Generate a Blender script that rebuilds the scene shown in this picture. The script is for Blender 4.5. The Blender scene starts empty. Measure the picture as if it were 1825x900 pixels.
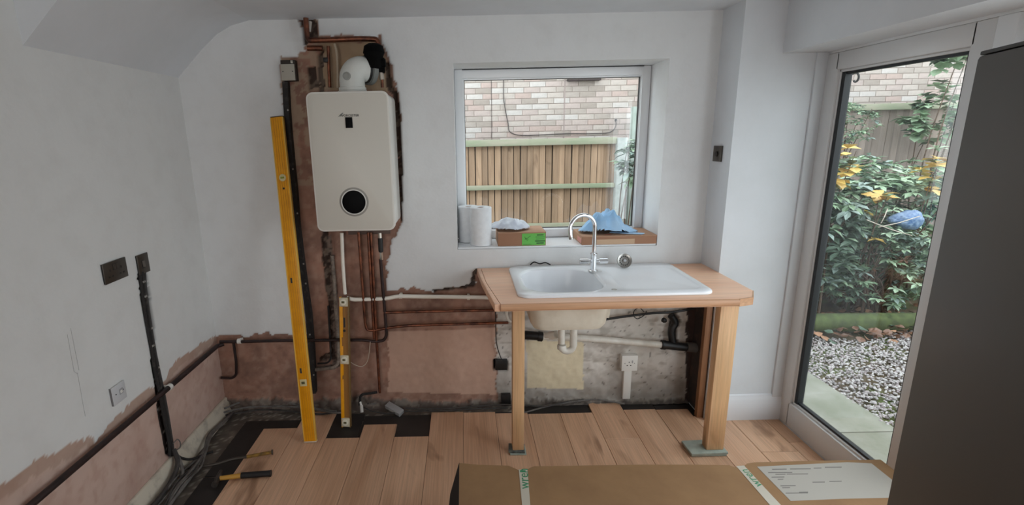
import bpy, bmesh, math, random
import numpy as np
from mathutils import Vector, Matrix
R = random.Random(7); NR = np.random.RandomState(5)
S = bpy.context.scene; COL = S.collection
# ------------------------------------------------------------------ camera
F, PX, PY, CH, D = 880., 827.5, 450., 1.714, 2.92          # focal length in pixels of the 1825x900 frame, principal point, eye height, back wall distance
PIT, ROL = math.atan(207/F), math.radians(1.25)
cf = Vector((0, math.cos(PIT), -math.sin(PIT))); cu0 = Vector((0, math.sin(PIT), math.cos(PIT))); cr0 = Vector((1, 0, 0))
cu = cu0*math.cos(ROL)+cr0*math.sin(ROL); cr = cr0*math.cos(ROL)-cu0*math.sin(ROL)
CAM = Vector((0, 0, CH))
cam = bpy.data.cameras.new('camera'); co = bpy.data.objects.new('camera', cam); COL.objects.link(co)
m = Matrix((cr, cu, -cf)).transposed().to_4x4(); m.translation = CAM; co.matrix_world = m
cam.sensor_width = 36; cam.lens = F/1825*36; cam.shift_x = (912.5-PX)/1825; cam.shift_y = 0; cam.clip_start = .05
S.camera = co
# ------------------------------------------------------------------ world, lights, exposure
S.view_settings.view_transform = 'Standard'; S.view_settings.look = 'None'; S.view_settings.gamma = 1; S.view_settings.use_curve_mapping = False
S.view_settings.exposure = 0.12
W = bpy.data.worlds.new('overcast'); S.world = W; W.use_nodes = True
bg = W.node_tree.nodes['Background']; bg.inputs[0].default_value = (.87, .94, 1.0, 1); bg.inputs[1].default_value = 2.9
def area(name, loc, rot, sx, sy, power, col):
    l = bpy.data.lights.new(name, 'AREA'); l.shape = 'RECTANGLE'; l.size = sx; l.size_y = sy; l.energy = power; l.color = col
    o = bpy.data.objects.new(name, l); COL.objects.link(o); o.location = loc; o.rotation_euler = rot; return o
area('open_doorway_daylight', (1.86, .85, 1.05), (0, math.radians(90), 0), 1.9, 1.3, 19, (.86, .93, 1.0))
area('rear_fill_light', (-.85, -2.9, 1.35), (math.radians(90), 0, 0), 1.3, 1.9, 29, (1, .98, .96))  # added fill lamp behind the camera; no window is known there
# ------------------------------------------------------------------ helpers
def ray(x, y): return cf*F + cr*(x-PX) + cu*(PY-y)
def on(ax, x, y, v):                                         # the point of the plane ax = v seen at a pixel of the photograph
    d = ray(x, y); return CAM + d*((v-CAM[ax])/d[ax])
def oY(x, y, v=D): return on(1, x, y, v)
def oX(x, y, v): return on(0, x, y, v)
def oZ(x, y, v=0.): return on(2, x, y, v)
def lin(c):
    c = c/255.; return c/12.92 if c <= .04045 else ((c+.055)/1.055)**2.4
def C(r, g, b, k=1.): return (min(lin(r)*k, .95), min(lin(g)*k, .95), min(lin(b)*k, .95), 1)
MATS = {}
def M(name, col=(.8,.8,.8,1), rough=.5, metal=0, col2=None, scale=8, stretch=(1,1,1), bump=0, bscale=None, detail=5, coat=0, rand=0, lo=.35, hi=.65, attr=None, spec=.5):
    if name in MATS: return MATS[name]
    m = bpy.data.materials.new(name); m.use_nodes = True; nt = m.node_tree; N = nt.nodes; L = nt.links
    b = N['Principled BSDF']; b.inputs['Roughness'].default_value = rough; b.inputs['Metallic'].default_value = metal; b.inputs['Coat Weight'].default_value = coat
    b.inputs['Specular IOR Level'].default_value = spec
    tc = N.new('ShaderNodeTexCoord'); mp = N.new('ShaderNodeMapping'); mp.inputs['Scale'].default_value = stretch
    L.new(tc.outputs['Object'], mp.inputs['Vector']); vec = mp.outputs[0]
    oi = N.new('ShaderNodeObjectInfo')
    if rand:
        ad = N.new('ShaderNodeVectorMath'); ad.operation = 'MULTIPLY_ADD'; cb = N.new('ShaderNodeCombineXYZ')
        for i in range(3): L.new(oi.outputs['Random'], cb.inputs[i])
        L.new(cb.outputs[0], ad.inputs[0]); ad.inputs[1].default_value = (37, 53, 71); L.new(vec, ad.inputs[2]); vec = ad.outputs[0]
    ns = N.new('ShaderNodeTexNoise'); ns.inputs['Scale'].default_value = scale; ns.inputs['Detail'].default_value = detail; ns.inputs['Roughness'].default_value = .6
    L.new(vec, ns.inputs['Vector'])
    src = None
    if attr:
        at = N.new('ShaderNodeAttribute'); at.attribute_name = attr; src = at.outputs['Color']
    if col2 or attr:
        mr = N.new('ShaderNodeMapRange'); mr.inputs[1].default_value = lo; mr.inputs[2].default_value = hi; L.new(ns.outputs[0], mr.inputs[0])
        mx = N.new('ShaderNodeMix'); mx.data_type = 'RGBA'; L.new(mr.outputs[0], mx.inputs[0])
        if attr:
            mx.blend_type = 'MULTIPLY'; mx.inputs[7].default_value = col2 or (.8,.8,.8,1); L.new(src, mx.inputs[6])
        else:
            mx.inputs[6].default_value = col; mx.inputs[7].default_value = col2
        out = mx.outputs[2]
    else:
        rg = N.new('ShaderNodeRGB'); rg.outputs[0].default_value = col; out = rg.outputs[0]
    if rand:
        hs = N.new('ShaderNodeHueSaturation'); m2 = N.new('ShaderNodeMapRange'); m2.inputs[3].default_value = 1-rand; m2.inputs[4].default_value = 1+rand
        L.new(oi.outputs['Random'], m2.inputs[0]); L.new(m2.outputs[0], hs.inputs['Value']); L.new(out, hs.inputs['Color']); out = hs.outputs[0]
    L.new(out, b.inputs['Base Color'])
    if bump:
        n2 = N.new('ShaderNodeTexNoise'); n2.inputs['Scale'].default_value = bscale or scale; n2.inputs['Detail'].default_value = 4; L.new(vec, n2.inputs['Vector'])
        bp = N.new('ShaderNodeBump'); bp.inputs['Strength'].default_value = bump; bp.inputs['Distance'].default_value = .004
        L.new(n2.outputs[0], bp.inputs['Height']); L.new(bp.outputs[0], b.inputs['Normal'])
    MATS[name] = m; return m
def wood(name, c1, c2, c3, rough=.5, axis=1, rand=.08, knots=True, gs=22):
    m = bpy.data.materials.new(name); m.use_nodes = True; nt = m.node_tree; N = nt.nodes; L = nt.links; b = N['Principled BSDF']; b.inputs['Roughness'].default_value = rough
    tc = N.new('ShaderNodeTexCoord'); oi = N.new('ShaderNodeObjectInfo'); cb = N.new('ShaderNodeCombineXYZ')
    for i in range(3): L.new(oi.outputs['Random'], cb.inputs[i])
    ad = N.new('ShaderNodeVectorMath'); ad.operation = 'MULTIPLY_ADD'; ad.inputs[1].default_value = (31, 47, 59); L.new(cb.outputs[0], ad.inputs[0]); L.new(tc.outputs['Object'], ad.inputs[2])
    def nz(st, sc, det=6, dist=0):
        mp = N.new('ShaderNodeMapping'); mp.inputs['Scale'].default_value = st; L.new(ad.outputs[0], mp.inputs[0])
        n = N.new('ShaderNodeTexNoise'); n.inputs['Scale'].default_value = sc; n.inputs['Detail'].default_value = det; n.inputs['Distortion'].default_value = dist; L.new(mp.outputs[0], n.inputs['Vector']); return n
    st = [1, 1, 1]; st[axis] = .12
    g = nz(st, gs, 8, .6); st2 = [1, 1, 1]; st2[axis] = .3; k = nz(st2, 5.5, 3, 1.2); f = nz([(.02 if i == axis else 1) for i in range(3)], 160, 3)
    r1 = N.new('ShaderNodeMapRange'); r1.inputs[1].default_value = .35; r1.inputs[2].default_value = .68; L.new(g.outputs[0], r1.inputs[0])
    x1 = N.new('ShaderNodeMix'); x1.data_type = 'RGBA'; x1.inputs[6].default_value = c1; x1.inputs[7].default_value = c2; L.new(r1.outputs[0], x1.inputs[0])
    r2 = N.new('ShaderNodeMapRange'); r2.inputs[1].default_value = .60; r2.inputs[2].default_value = .74; r2.inputs[4].default_value = .75 if knots else .2; L.new(k.outputs[0], r2.inputs[0])
    x2 = N.new('ShaderNodeMix'); x2.data_type = 'RGBA'; x2.inputs[7].default_value = c3; L.new(x1.outputs[2], x2.inputs[6]); L.new(r2.outputs[0], x2.inputs[0])
    r3 = N.new('ShaderNodeMapRange'); r3.inputs[1].default_value = .3; r3.inputs[2].default_value = .7; r3.inputs[3].default_value = .84; r3.inputs[4].default_value = 1.08; L.new(f.outputs[0], r3.inputs[0])
    m4 = N.new('ShaderNodeMapRange'); m4.inputs[3].default_value = 1-rand; m4.inputs[4].default_value = 1+rand; L.new(oi.outputs['Random'], m4.inputs[0])
    mu = N.new('ShaderNodeMath'); mu.operation = 'MULTIPLY'; L.new(r3.outputs[0], mu.inputs[0]); L.new(m4.outputs[0], mu.inputs[1])
    hs = N.new('ShaderNodeHueSaturation'); L.new(x2.outputs[2], hs.inputs['Color']); L.new(mu.outputs[0], hs.inputs['Value']); L.new(hs.outputs[0], b.inputs['Base Color'])
    bp = N.new('ShaderNodeBump'); bp.inputs['Strength'].default_value = .15; bp.inputs['Distance'].default_value = .001; L.new(g.outputs[0], bp.inputs['Height']); L.new(bp.outputs[0], b.inputs['Normal'])
    MATS[name] = m; return m
def glass_mat(name, tint=(.97,.99,.98,1), refl=1.0):
    m = bpy.data.materials.new(name); m.use_nodes = True; nt = m.node_tree; N = nt.nodes; L = nt.links; N.remove(N['Principled BSDF'])
    t = N.new('ShaderNodeBsdfTransparent'); t.inputs[0].default_value = tint; g = N.new('ShaderNodeBsdfGlossy'); g.inputs['Roughness'].default_value = .01
    fr = N.new('ShaderNodeFresnel'); ge = N.new('ShaderNodeNewGeometry'); mr = N.new('ShaderNodeMapRange'); mr.inputs[3].default_value = 1.45; mr.inputs[4].default_value = 1/1.45; L.new(ge.outputs['Backfacing'], mr.inputs[0]); L.new(mr.outputs[0], fr.inputs[0]); x = N.new('ShaderNodeMixShader'); L.new(fr.outputs[0], x.inputs[0]); L.new(t.outputs[0], x.inputs[1]); L.new(g.outputs[0], x.inputs[2])
    L.new(x.outputs[0], N['Material Output'].inputs[0]); MATS[name] = m; return m
# mesh makers: every one returns a bmesh in world coordinates
def bx(x0, x1, y0, y1, z0, z1, bev=0, bm=None, seg=2):
    t = bmesh.new(); bmesh.ops.create_cube(t, size=1)
    for v in t.verts: v.co = Vector(((x0+x1)/2+v.co.x*(x1-x0), (y0+y1)/2+v.co.y*(y1-y0), (z0+z1)/2+v.co.z*(z1-z0)))
    if bev: bmesh.ops.bevel(t, geom=t.edges[:], offset=bev, segments=seg, profile=.5, affect='EDGES')
    return merge(bm, t)
def merge(a, b):
    if a is None: return b
    me = bpy.data.meshes.new('t'); b.to_mesh(me); b.free(); a.from_mesh(me); bpy.data.meshes.remove(me); return a
def poly(pts, d, bev=0, bm=None, seg=2):                      # extrude a planar polygon (3D points) by vector d
    t = bmesh.new(); vs = [t.verts.new(p) for p in pts]; f = t.faces.new(vs)
    r = bmesh.ops.extrude_face_region(t, geom=[f]); nv = [e for e in r['geom'] if isinstance(e, bmesh.types.BMVert)]
    bmesh.ops.translate(t, verts=nv, vec=Vector(d)); bmesh.ops.recalc_face_normals(t, faces=t.faces[:])
    if bev: bmesh.ops.bevel(t, geom=t.edges[:], offset=bev, segments=seg, profile=.5, affect='EDGES')
    return merge(bm, t)
def cyl(p, q, r, r2=None, n=20, bm=None, bev=0):
    p, q = Vector(p), Vector(q); t = bmesh.new(); L = (q-p).length
    bmesh.ops.create_cone(t, cap_ends=True, segments=n, radius1=r, radius2=r if r2 is None else r2, depth=L)
    if bev:
        es = [e for e in t.edges if abs(e.verts[0].co.z-e.verts[1].co.z) < 1e-6]; bmesh.ops.bevel(t, geom=es, offset=bev, segments=2, affect='EDGES')
    rot = Vector((0,0,1)).rotation_difference((q-p).normalized()).to_matrix().to_4x4(); rot.translation = (p+q)/2
    bmesh.ops.transform(t, matrix=rot, verts=t.verts[:]); return merge(bm, t)
def lathe(prof, c, axis=(0,0,1), n=24, bm=None):              # prof: (radius, height) pairs
    t = bmesh.new(); rings = []
    for r, h in prof: rings.append([t.verts.new((r*math.cos(2*math.pi*i/n), r*math.sin(2*math.pi*i/n), h)) for i in range(n)])
    for a, b in zip(rings, rings[1:]):
        for i in range(n): t.faces.new((a[i], a[(i+1) % n], b[(i+1) % n], b[i]))
    t.faces.new(rings[0][::-1]); t.faces.new(rings[-1])
    bmesh.ops.remove_doubles(t, verts=t.verts[:], dist=1e-6); bmesh.ops.recalc_face_normals(t, faces=t.faces[:])
    rot = Vector((0,0,1)).rotation_difference(Vector(axis).normalized()).to_matrix().to_4x4(); rot.translation = Vector(c)
    bmesh.ops.transform(t, matrix=rot, verts=t.verts[:]); return merge(bm, t)
def fillet(pts, r, k=6):
    pts = [Vector(p) for p in pts]; out = [pts[0]]
    for a, b, c in zip(pts, pts[1:], pts[2:]):
        d1 = a-b; d2 = c-b; l = min(r, d1.length*.45, d2.length*.45); p = b+d1.normalized()*l; q = b+d2.normalized()*l
        for i in range(k+1):
            s = i/k; out.append(p*(1-s)**2+b*2*s*(1-s)+q*s*s)
    out.append(pts[-1]); return out
def spline(pts, k=8):
    pts = [Vector(p) for p in pts]; P = [pts[0]*2-pts[1]]+pts+[pts[-1]*2-pts[-2]]; out = []
    for i in range(1, len(P)-2):
        a, b, c, d = P[i-1:i+3]
        for j in range(k):
            s = j/k; out.append(.5*((2*b)+(c-a)*s+(2*a-5*b+4*c-d)*s*s+(-a+3*b-3*c+d)*s**3))
    out.append(pts[-1]); return out
def tube(pts, r, n=10, bm=None):
    t = bmesh.new(); rings = []; up = None; pts = [p for i, p in enumerate(pts) if i == 0 or (p-pts[i-1]).length > 1e-5]
    for i, p in enumerate(pts):
        d = (pts[min(i+1, len(pts)-1)]-pts[max(i-1, 0)]).normalized()
        if up is None: up = d.orthogonal().normalized()
        up = (up-d*up.dot(d)).normalized(); s = d.cross(up); rr = r(i/(len(pts)-1)) if callable(r) else r
        rings.append([t.verts.new(p+(up*math.cos(2*math.pi*j/n)+s*math.sin(2*math.pi*j/n))*rr) for j in range(n)])
    for a, b in zip(rings, rings[1:]):
        for j in range(n): t.faces.new((a[j], a[(j+1) % n], b[(j+1) % n], b[j]))
    t.faces.new(rings[0][::-1]); t.faces.new(rings[-1]); bmesh.ops.recalc_face_normals(t, faces=t.faces[:]); return merge(bm, t)
def rrect(x0, x1, z0, z1, r, y, k=6):                         # rounded rectangle in the xz plane
    o = []
    for cx, cz, a in ((x1-r, z1-r, 0), (x0+r, z1-r, 90), (x0+r, z0+r, 180), (x1-r, z0+r, 270)):
        for i in range(k+1):
            t = math.radians(a+90*i/k); o.append(Vector((cx+r*math.cos(t), y, cz+r*math.sin(t))))
    return o
LOC = {}
def smooth_by_angle(me, deg=35):
    for p in me.polygons: p.use_smooth = True
    try: me.set_sharp_from_angle(angle=math.radians(deg))
    except Exception: pass
def obj(name, bm, mat, parent=None, local=False, smooth=True, label=None, kind=None):
    me = bpy.data.meshes.new(name)
    if isinstance(bm, bmesh.types.BMesh): bm.to_mesh(me); bm.free()
    else: me = bm
    o = bpy.data.objects.new(name, me); COL.objects.link(o)
    if mat: me.materials.append(mat)
    if smooth: smooth_by_angle(me)
    if parent is not None:
        if not local: me.transform(Matrix.Translation(-LOC.get(parent.name, Vector())))
        o.parent = parent; LOC[o.name] = LOC.get(parent.name, Vector())
    else:
        if not local:
            cs = np.empty(len(me.vertices)*3, np.float32); me.vertices.foreach_get('co', cs); cs = cs.reshape(-1, 3)
            b = Vector(((cs[:,0].min()+cs[:,0].max())/2., (cs[:,1].min()+cs[:,1].max())/2., float(cs[:,2].min())))
            if kind == 'structure': b = Vector()
            me.transform(Matrix.Translation(-b)); o.location = b; LOC[o.name] = b
    if label: o['label'] = label
    if kind: o['kind'] = kind
    return o
def tag(o, label, cat, group=None, kind=None):
    o['label'] = label; o['category'] = cat
    if group: o['group'] = group
    if kind: o['kind'] = kind
    return o
def thing(name, label, cat, loc=(0,0,0), group=None, rot=None):
    o = bpy.data.objects.new(name, None); COL.objects.link(o); o.location = loc; o.empty_display_size = .05
    if rot is not None: o.rotation_euler = rot
    LOC[o.name] = Vector(loc); return tag(o, label, cat, group)
def struct(name, bm, mat, parent=None, **k):
    o = obj(name, bm, mat, parent, kind='structure', **k); return o
def text(name, s, size, mat, parent, origin, right, up, ext=.0006, local=False, align='CENTER', font=None):
    c = bpy.data.curves.new(name, 'FONT'); c.body = s; c.size = size; c.extrude = ext; c.align_x = align; c.align_y = 'CENTER'; c.resolution_u = 3
    t = bpy.data.objects.new('t', c); COL.objects.link(t); bpy.context.view_layer.update()
    me = bpy.data.meshes.new_from_object(t.evaluated_get(bpy.context.evaluated_depsgraph_get())); bpy.data.objects.remove(t); bpy.data.curves.remove(c)
    right, up = Vector(right).normalized(), Vector(up).normalized(); n = right.cross(up)
    mm = Matrix((right, up, n)).transposed().to_4x4(); mm.translation = Vector(origin); me.transform(mm); me.name = name; me.materials.clear()
    return obj(name, me, mat, parent, local=local, smooth=False)
def aim(loc, zdir, xdir):                                     # matrix with local z along zdir, local x near xdir
    z = Vector(zdir).normalized(); x = Vector(xdir); x = (x-z*x.dot(z)).normalized(); y = z.cross(x)
    m = Matrix((x, y, z)).transposed().to_4x4(); m.translation = Vector(loc); return m
# value noise for painted / bare plaster maps
_T = NR.rand(256, 256)
def vn(a, b, s, seed=0):
    a = a*s+seed*17.3; b = b*s+seed*9.1; i = np.floor(a).astype(int); j = np.floor(b).astype(int); u = a-i; v = b-j; u = u*u*(3-2*u); v = v*v*(3-2*v)
    g = lambda p, q: _T[p % 256, q % 256]
    return (g(i,j)*(1-u)+g(i+1,j)*u)*(1-v)+(g(i,j+1)*(1-u)+g(i+1,j+1)*u)*v
def fbm(a, b, s, seed=0, o=4): return sum(vn(a, b, s*2**k, seed+k)*.5**k for k in range(o))/sum(.5**k for k in range(o))
def inpoly(a, b, P):
    r = np.zeros(a.shape, bool); n = len(P)
    for i in range(n):
        x1, y1 = P[i]; x2, y2 = P[(i+1) % n]
        if y1 == y2: continue
        c = ((y1 > b) != (y2 > b)) & (a < (x2-x1)*(b-y1)/(y2-y1)+x1); r ^= c
    return r
def mixc(c, m, col, a=1.):
    m = np.asarray(m, float)[..., None]*a; return c*(1-m)+np.array(col[:3])*m
def grid_mesh(name, A, B, P, colf, skip, extra=()):
    """A,B: 1D coordinate arrays; P(a,b)->points Nx3; colf(a,b)->colors; skip(a,b) mask of cells left open"""
    a, b = np.meshgrid(A, B, indexing='ij'); V = P(a, b).reshape(-1, 3); c = colf(a, b).reshape(-1, 3)
    na, nb = a.shape; idx = np.arange(na*nb).reshape(na, nb)
    ca = (A[:-1]+A[1:])/2; cb = (B[:-1]+B[1:])/2; CA, CB = np.meshgrid(ca, cb, indexing='ij'); keep = ~skip(CA, CB)
    q = np.stack([idx[:-1,:-1], idx[1:,:-1], idx[1:,1:], idx[:-1,1:]], -1)[keep]
    ev = []; ef = []
    for quad in extra:
        n0 = len(V)+len(ev); ev += [list(p) for p in quad]; ef.append([n0, n0+1, n0+2, n0+3])
    if ev: V = np.vstack([V, np.array(ev)]); c = np.vstack([c, np.full((len(ev), 3), .8)]); q = np.vstack([q, np.array(ef)])
    me = bpy.data.meshes.new(name); me.from_pydata(V.tolist(), [], q.tolist()); me.update()
    at = me.color_attributes.new('base', 'FLOAT_COLOR', 'POINT'); at.data.foreach_set('color', np.hstack([c, np.ones((len(c),1))]).astype(np.float32).ravel())
    me.polygons.foreach_set('use_smooth', [True]*len(me.polygons)); return me
# ------------------------------------------------------------------ materials
K = 1.9
white_paint = C(226, 224, 220); PINK = C(184, 143, 123); BRN = C(140, 108, 92)
wallm = M('wall_surface', rough=.85, attr='base', col2=(.95,.945,.94,1), scale=9, bump=.2, bscale=60, lo=.45, hi=.75, spec=.2)
paint = M('white_emulsion', C(222,225,229), .8, col2=C(216,219,222), scale=3, bump=.1, bscale=50, spec=.2)
upvc = M('white_upvc', C(236,238,240), .3)
upvc_d = M('door_upvc', C(222,222,222), .35)
rubber = M('black_rubber', C(25,27,30), .5)
copper = M('copper_dull', C(140,88,66), .38, .85, C(80,54,46), 14, bump=.05, lo=.4, hi=.62)
copper_b = M('copper_bright', C(190,100,60), .3, .9, C(120,66,48), 20)
copper_k = M('copper_painted', C(62,44,42), .45, .4, C(40,32,32), 12)
wplast = M('white_plastic', C(232,230,224), .35)
wpipe = M('white_pipe_plastic', C(228,224,214), .4, col2=C(205,198,186), scale=10)
blk = M('black_plastic', C(22,21,21), .45)
blk_m = M('black_dusty', C(36,33,32), .8, col2=C(80,74,70), scale=25, lo=.55, hi=.8)
gcable = M('grey_cable_sheath', C(120,116,112), .5, col2=C(84,80,77), scale=20)
gcable_d = M('dark_dusty_cable', C(70,66,63), .6, col2=C(48,45,44), scale=20)
chrome = M('chrome', C(235,236,238), .06, 1)
steel = M('brushed_steel', C(165,163,158), .3, 1)
bronze = M('dark_bronze_metal', C(84,78,72), .35, .7)
oak = wood('laminate_oak', C(220,178,146), C(198,154,122), C(132,94,68), .42, 1, .07, True, 9)
wtop = wood('worktop_beech', C(250,204,172), C(242,190,156), C(220,166,134), .4, 0, 0, False, 9)
wtedge = wood('worktop_edge', C(212,166,130), C(196,146,108), C(150,100,66), .45, 0, 0, False, 14)
pine = wood('planed_pine', C(230,188,144), C(212,168,122), C(170,124,84), .55, 2, .04, True, 16)
pine_d = wood('pine_dark', C(150,104,70), C(134,90,58), C(100,66,42), .6, 2, .02, True, 16)
card = M('brown_cardboard', C(150,115,78), .8, col2=C(138,104,70), scale=6, bump=.06, bscale=30)
card_l = M('light_cardboard', C(186,146,118), .8, col2=C(176,136,108), scale=8)
card_gap = M('cardboard_gap_shade', C(40,30,24), .9)
yel = M('yellow_enamel', C(240,168,20), .35, col2=C(222,150,16), scale=12, spec=.4)
tape = M('packing_tape', C(196,188,172), .35)
green_ink = M('green_ink', C(52,132,92), .6)
ink = M('dark_ink', C(40,42,42), .7)
fence_w = wood('fence_board_wood', C(176,146,120), C(150,122,98), C(104,80,62), .85, 2, .22, True, 12)
fence_g = wood('fence_board_grey', C(158,142,132), C(134,120,112), C(104,90,82), .85, 2, .2, True, 12)
algae = M('algae_green_timber', C(142,152,124), .9, col2=C(168,162,144), scale=10, stretch=(.2,1,1))
concrete = M('pale_concrete', C(176,180,176), .9, col2=C(150,154,150), scale=14, bump=.2)
# ------------------------------------------------------------------ the room
XL, XR, XD, YP, HC = -1.578, 1.445, 1.89, 2.70, 2.355
WX0, WX1, WZ0, WZ1, YO = -.04, 1.168, 1.045, 2.112, 3.27
def P2(pts): return [(oY(x, y).x, oY(x, y).z) for x, y in pts]
chase = P2([(500,150),(497,104),(530,103),(545,92),(540,60),(530,28),(565,28),(568,62),(640,64),(680,66),(692,98),(700,130),(710,165),(716,300),(714,400),(700,430),(690,470),(688,515),(700,760),(540,760),(548,600),(536,450),(522,300),(508,190)])
lower = P2([(360,603),(400,598),(430,600),(470,595),(520,597),(548,600),(620,530),(690,517),(740,515),(780,519),(830,512),(848,508),(845,492),(852,484),(1290,484),(1290,800),(380,800)])
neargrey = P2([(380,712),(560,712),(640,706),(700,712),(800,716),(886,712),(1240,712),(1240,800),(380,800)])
rough_w = P2([(884,520),(1228,520),(1228,800),(886,800)])
cream = P2([(938,606),(1040,610),(1040,694),(940,692)])
rpanel = P2([(692,592),(884,585),(884,704),(690,700)])
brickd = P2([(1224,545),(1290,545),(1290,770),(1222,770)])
tan = P2([(572,74),(668,72),(690,110),(700,160),(566,160)])
holes = [P2(p) for p in ([(531,32),(540,30),(562,32),(566,66),(542,80),(536,60)], [(684,110),(694,108),(700,150),(711,190),(714,300),(713,400),(708,300),(700,180),(690,150)],
   [(566,100),(574,90),(578,250),(584,420),(590,520),(597,640),(570,648),(566,640),(590,628),(584,540),(572,440),(566,280)], [(548,120),(560,118),(566,160),(552,158)], [(640,108),(664,100),(668,118),(648,122)],
   [(844,482),(852,480),(850,500),(846,512),(800,517),(772,520),(770,516),(820,512),(840,505)], [(1196,560),(1208,556),(1214,575),(1208,600),(1212,625),(1198,625),(1200,595),(1194,580)])]
crackR = P2([(706,160),(712,190),(717,300),(716,395),(713,395),(713,300),(708,200),(702,165)])
dchan = P2([(572,420),(590,420),(600,520),(606,655),(560,662),(548,655),(592,648),(588,560),(578,480)])
def backwall(a, b):
    ja = a+(fbm(a, b, 26, 3)-.5)*.035; jb = b+(fbm(a, b, 26, 8)-.5)*.05
    n1 = fbm(a, b, 7, 1); n2 = fbm(a, b, 30, 2); n3 = fbm(a, b, 80, 5, 2)
    c = np.ones(a.shape+(3,))*np.array(C(224,225,225)[:3])
    plast = np.clip((n1-.3)/.4, 0, 1); bare = mixc(np.ones(a.shape+(3,))*np.array(C(168,128,110)[:3]), plast, C(140,108,94)); bare = mixc(bare, np.clip((n2-.5)*4, 0, 1), C(182,152,134), .45); bare = mixc(bare, np.clip((.42-n2)*5, 0, 1), C(110,84,74), .4)
    low = inpoly(ja, jb, lower); ch = inpoly(ja, jb, chase)
    c = np.where((low | ch)[..., None], bare, c)
    rp = inpoly(ja, b, rpanel); c = mixc(c, rp, C(206,172,152), .7)
    c = mixc(c, inpoly(ja, jb, tan), C(172,150,120), .7)
    c = mixc(c, ch & (a < -.72) & (b > 1.45) & (n2 > .5), C(170,150,128), .6)
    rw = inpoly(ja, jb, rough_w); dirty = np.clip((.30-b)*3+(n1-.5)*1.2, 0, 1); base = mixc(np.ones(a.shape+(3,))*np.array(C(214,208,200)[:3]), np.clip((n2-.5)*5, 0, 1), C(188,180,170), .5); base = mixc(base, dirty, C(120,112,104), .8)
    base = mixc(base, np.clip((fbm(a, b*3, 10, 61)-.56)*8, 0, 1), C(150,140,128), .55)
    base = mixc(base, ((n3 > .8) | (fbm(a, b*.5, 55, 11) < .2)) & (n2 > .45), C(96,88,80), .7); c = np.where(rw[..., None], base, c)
    c = mixc(c, inpoly(a+(n2-.5)*.01, b, cream), C(224,210,178), .9)
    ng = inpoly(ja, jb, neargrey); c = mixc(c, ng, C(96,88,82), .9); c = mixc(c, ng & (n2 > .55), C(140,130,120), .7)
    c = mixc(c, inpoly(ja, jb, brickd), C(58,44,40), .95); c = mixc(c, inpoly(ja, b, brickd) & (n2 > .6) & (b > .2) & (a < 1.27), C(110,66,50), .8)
    dc = inpoly(a+(n2-.5)*.02, b+(n2-.5)*.02, dchan); c = mixc(c, dc, C(112,100,92), .8); c = mixc(c, dc & (n3 > .6), C(60,54,50), .8)
    h = np.zeros(a.shape, bool)
    n4 = fbm(a, b, 16, 9)
    for p in holes: h |= inpoly(a+(n4-.5)*.035, b+(n4-.5)*.03, p)
    h |= inpoly(a+(n4-.5)*.008, b, crackR)
    c = mixc(c, h, C(62,50,44), .95); c = mixc(c, h & (n2 > .56), C(120,106,94), .7)
    # rim of broken plaster along the paint line
    dep = np.zeros(a.shape)+.002*(n1-.5); dep = np.where(low | ch, .007+.006*(n2-.5), dep); dep = np.where(rw, .004+.01*(n2-.5), dep)
    dep = np.where(h, .022+.02*(n2-.4), dep); dep = np.where(dc, -.004+.02*(n3-.3), dep); dep = np.where(ng, -.012+.03*(n2-.5), dep)
    ho = inpoly(a, b, P2([(880,642),(905,642),(905,662),(880,662)])); c = mixc(c, ho, C(20,18,18)); dep = np.where(ho, .05, dep)
    return c, dep
AX = np.unique(np.round(np.concatenate([np.arange(XL-.072, 1.45, .009), [WX0, WX1, XR]]), 4)); AX = AX[AX <= XR+1e-6]
AZ = np.unique(np.round(np.concatenate([np.arange(-.02, HC, .009), [WZ0, WZ1, HC]]), 4))
def _p(a, b):
    _, d = backwall(a, b); return np.stack([a, D+d, b], -1)
rv = [((WX0,D,WZ0),(WX1,D,WZ0),(WX1,YO,WZ0),(WX0,YO,WZ0)), ((WX0,D,WZ1),(WX1,D,WZ1),(WX1,YO,WZ1),(WX0,YO,WZ1)), ((WX0,D,WZ0),(WX0,D,WZ1),(WX0,YO,WZ1),(WX0,YO,WZ0)), ((WX1,D,WZ0),(WX1,D,WZ1),(WX1,YO,WZ1),(WX1,YO,WZ0)),
  ((-2,YO,-.3),(WX0,YO,-.3),(WX0,YO,2.7),(-2,YO,2.7)), ((WX1,YO,-.3),(1.965,YO,-.3),(1.965,YO,2.7),(WX1,YO,2.7)), ((WX0,YO,-.3),(WX1,YO,-.3),(WX1,YO,WZ0),(WX0,YO,WZ0)), ((WX0,YO,WZ1),(WX1,YO,WZ1),(WX1,YO,2.7),(WX0,YO,2.7))]
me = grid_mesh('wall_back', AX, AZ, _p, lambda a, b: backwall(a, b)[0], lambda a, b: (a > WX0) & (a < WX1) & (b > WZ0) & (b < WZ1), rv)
wb = struct('wall_back', me, wallm, smooth=False, label='back wall, white paint over bare pink and brown plaster with chased channels behind the boiler')
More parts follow.
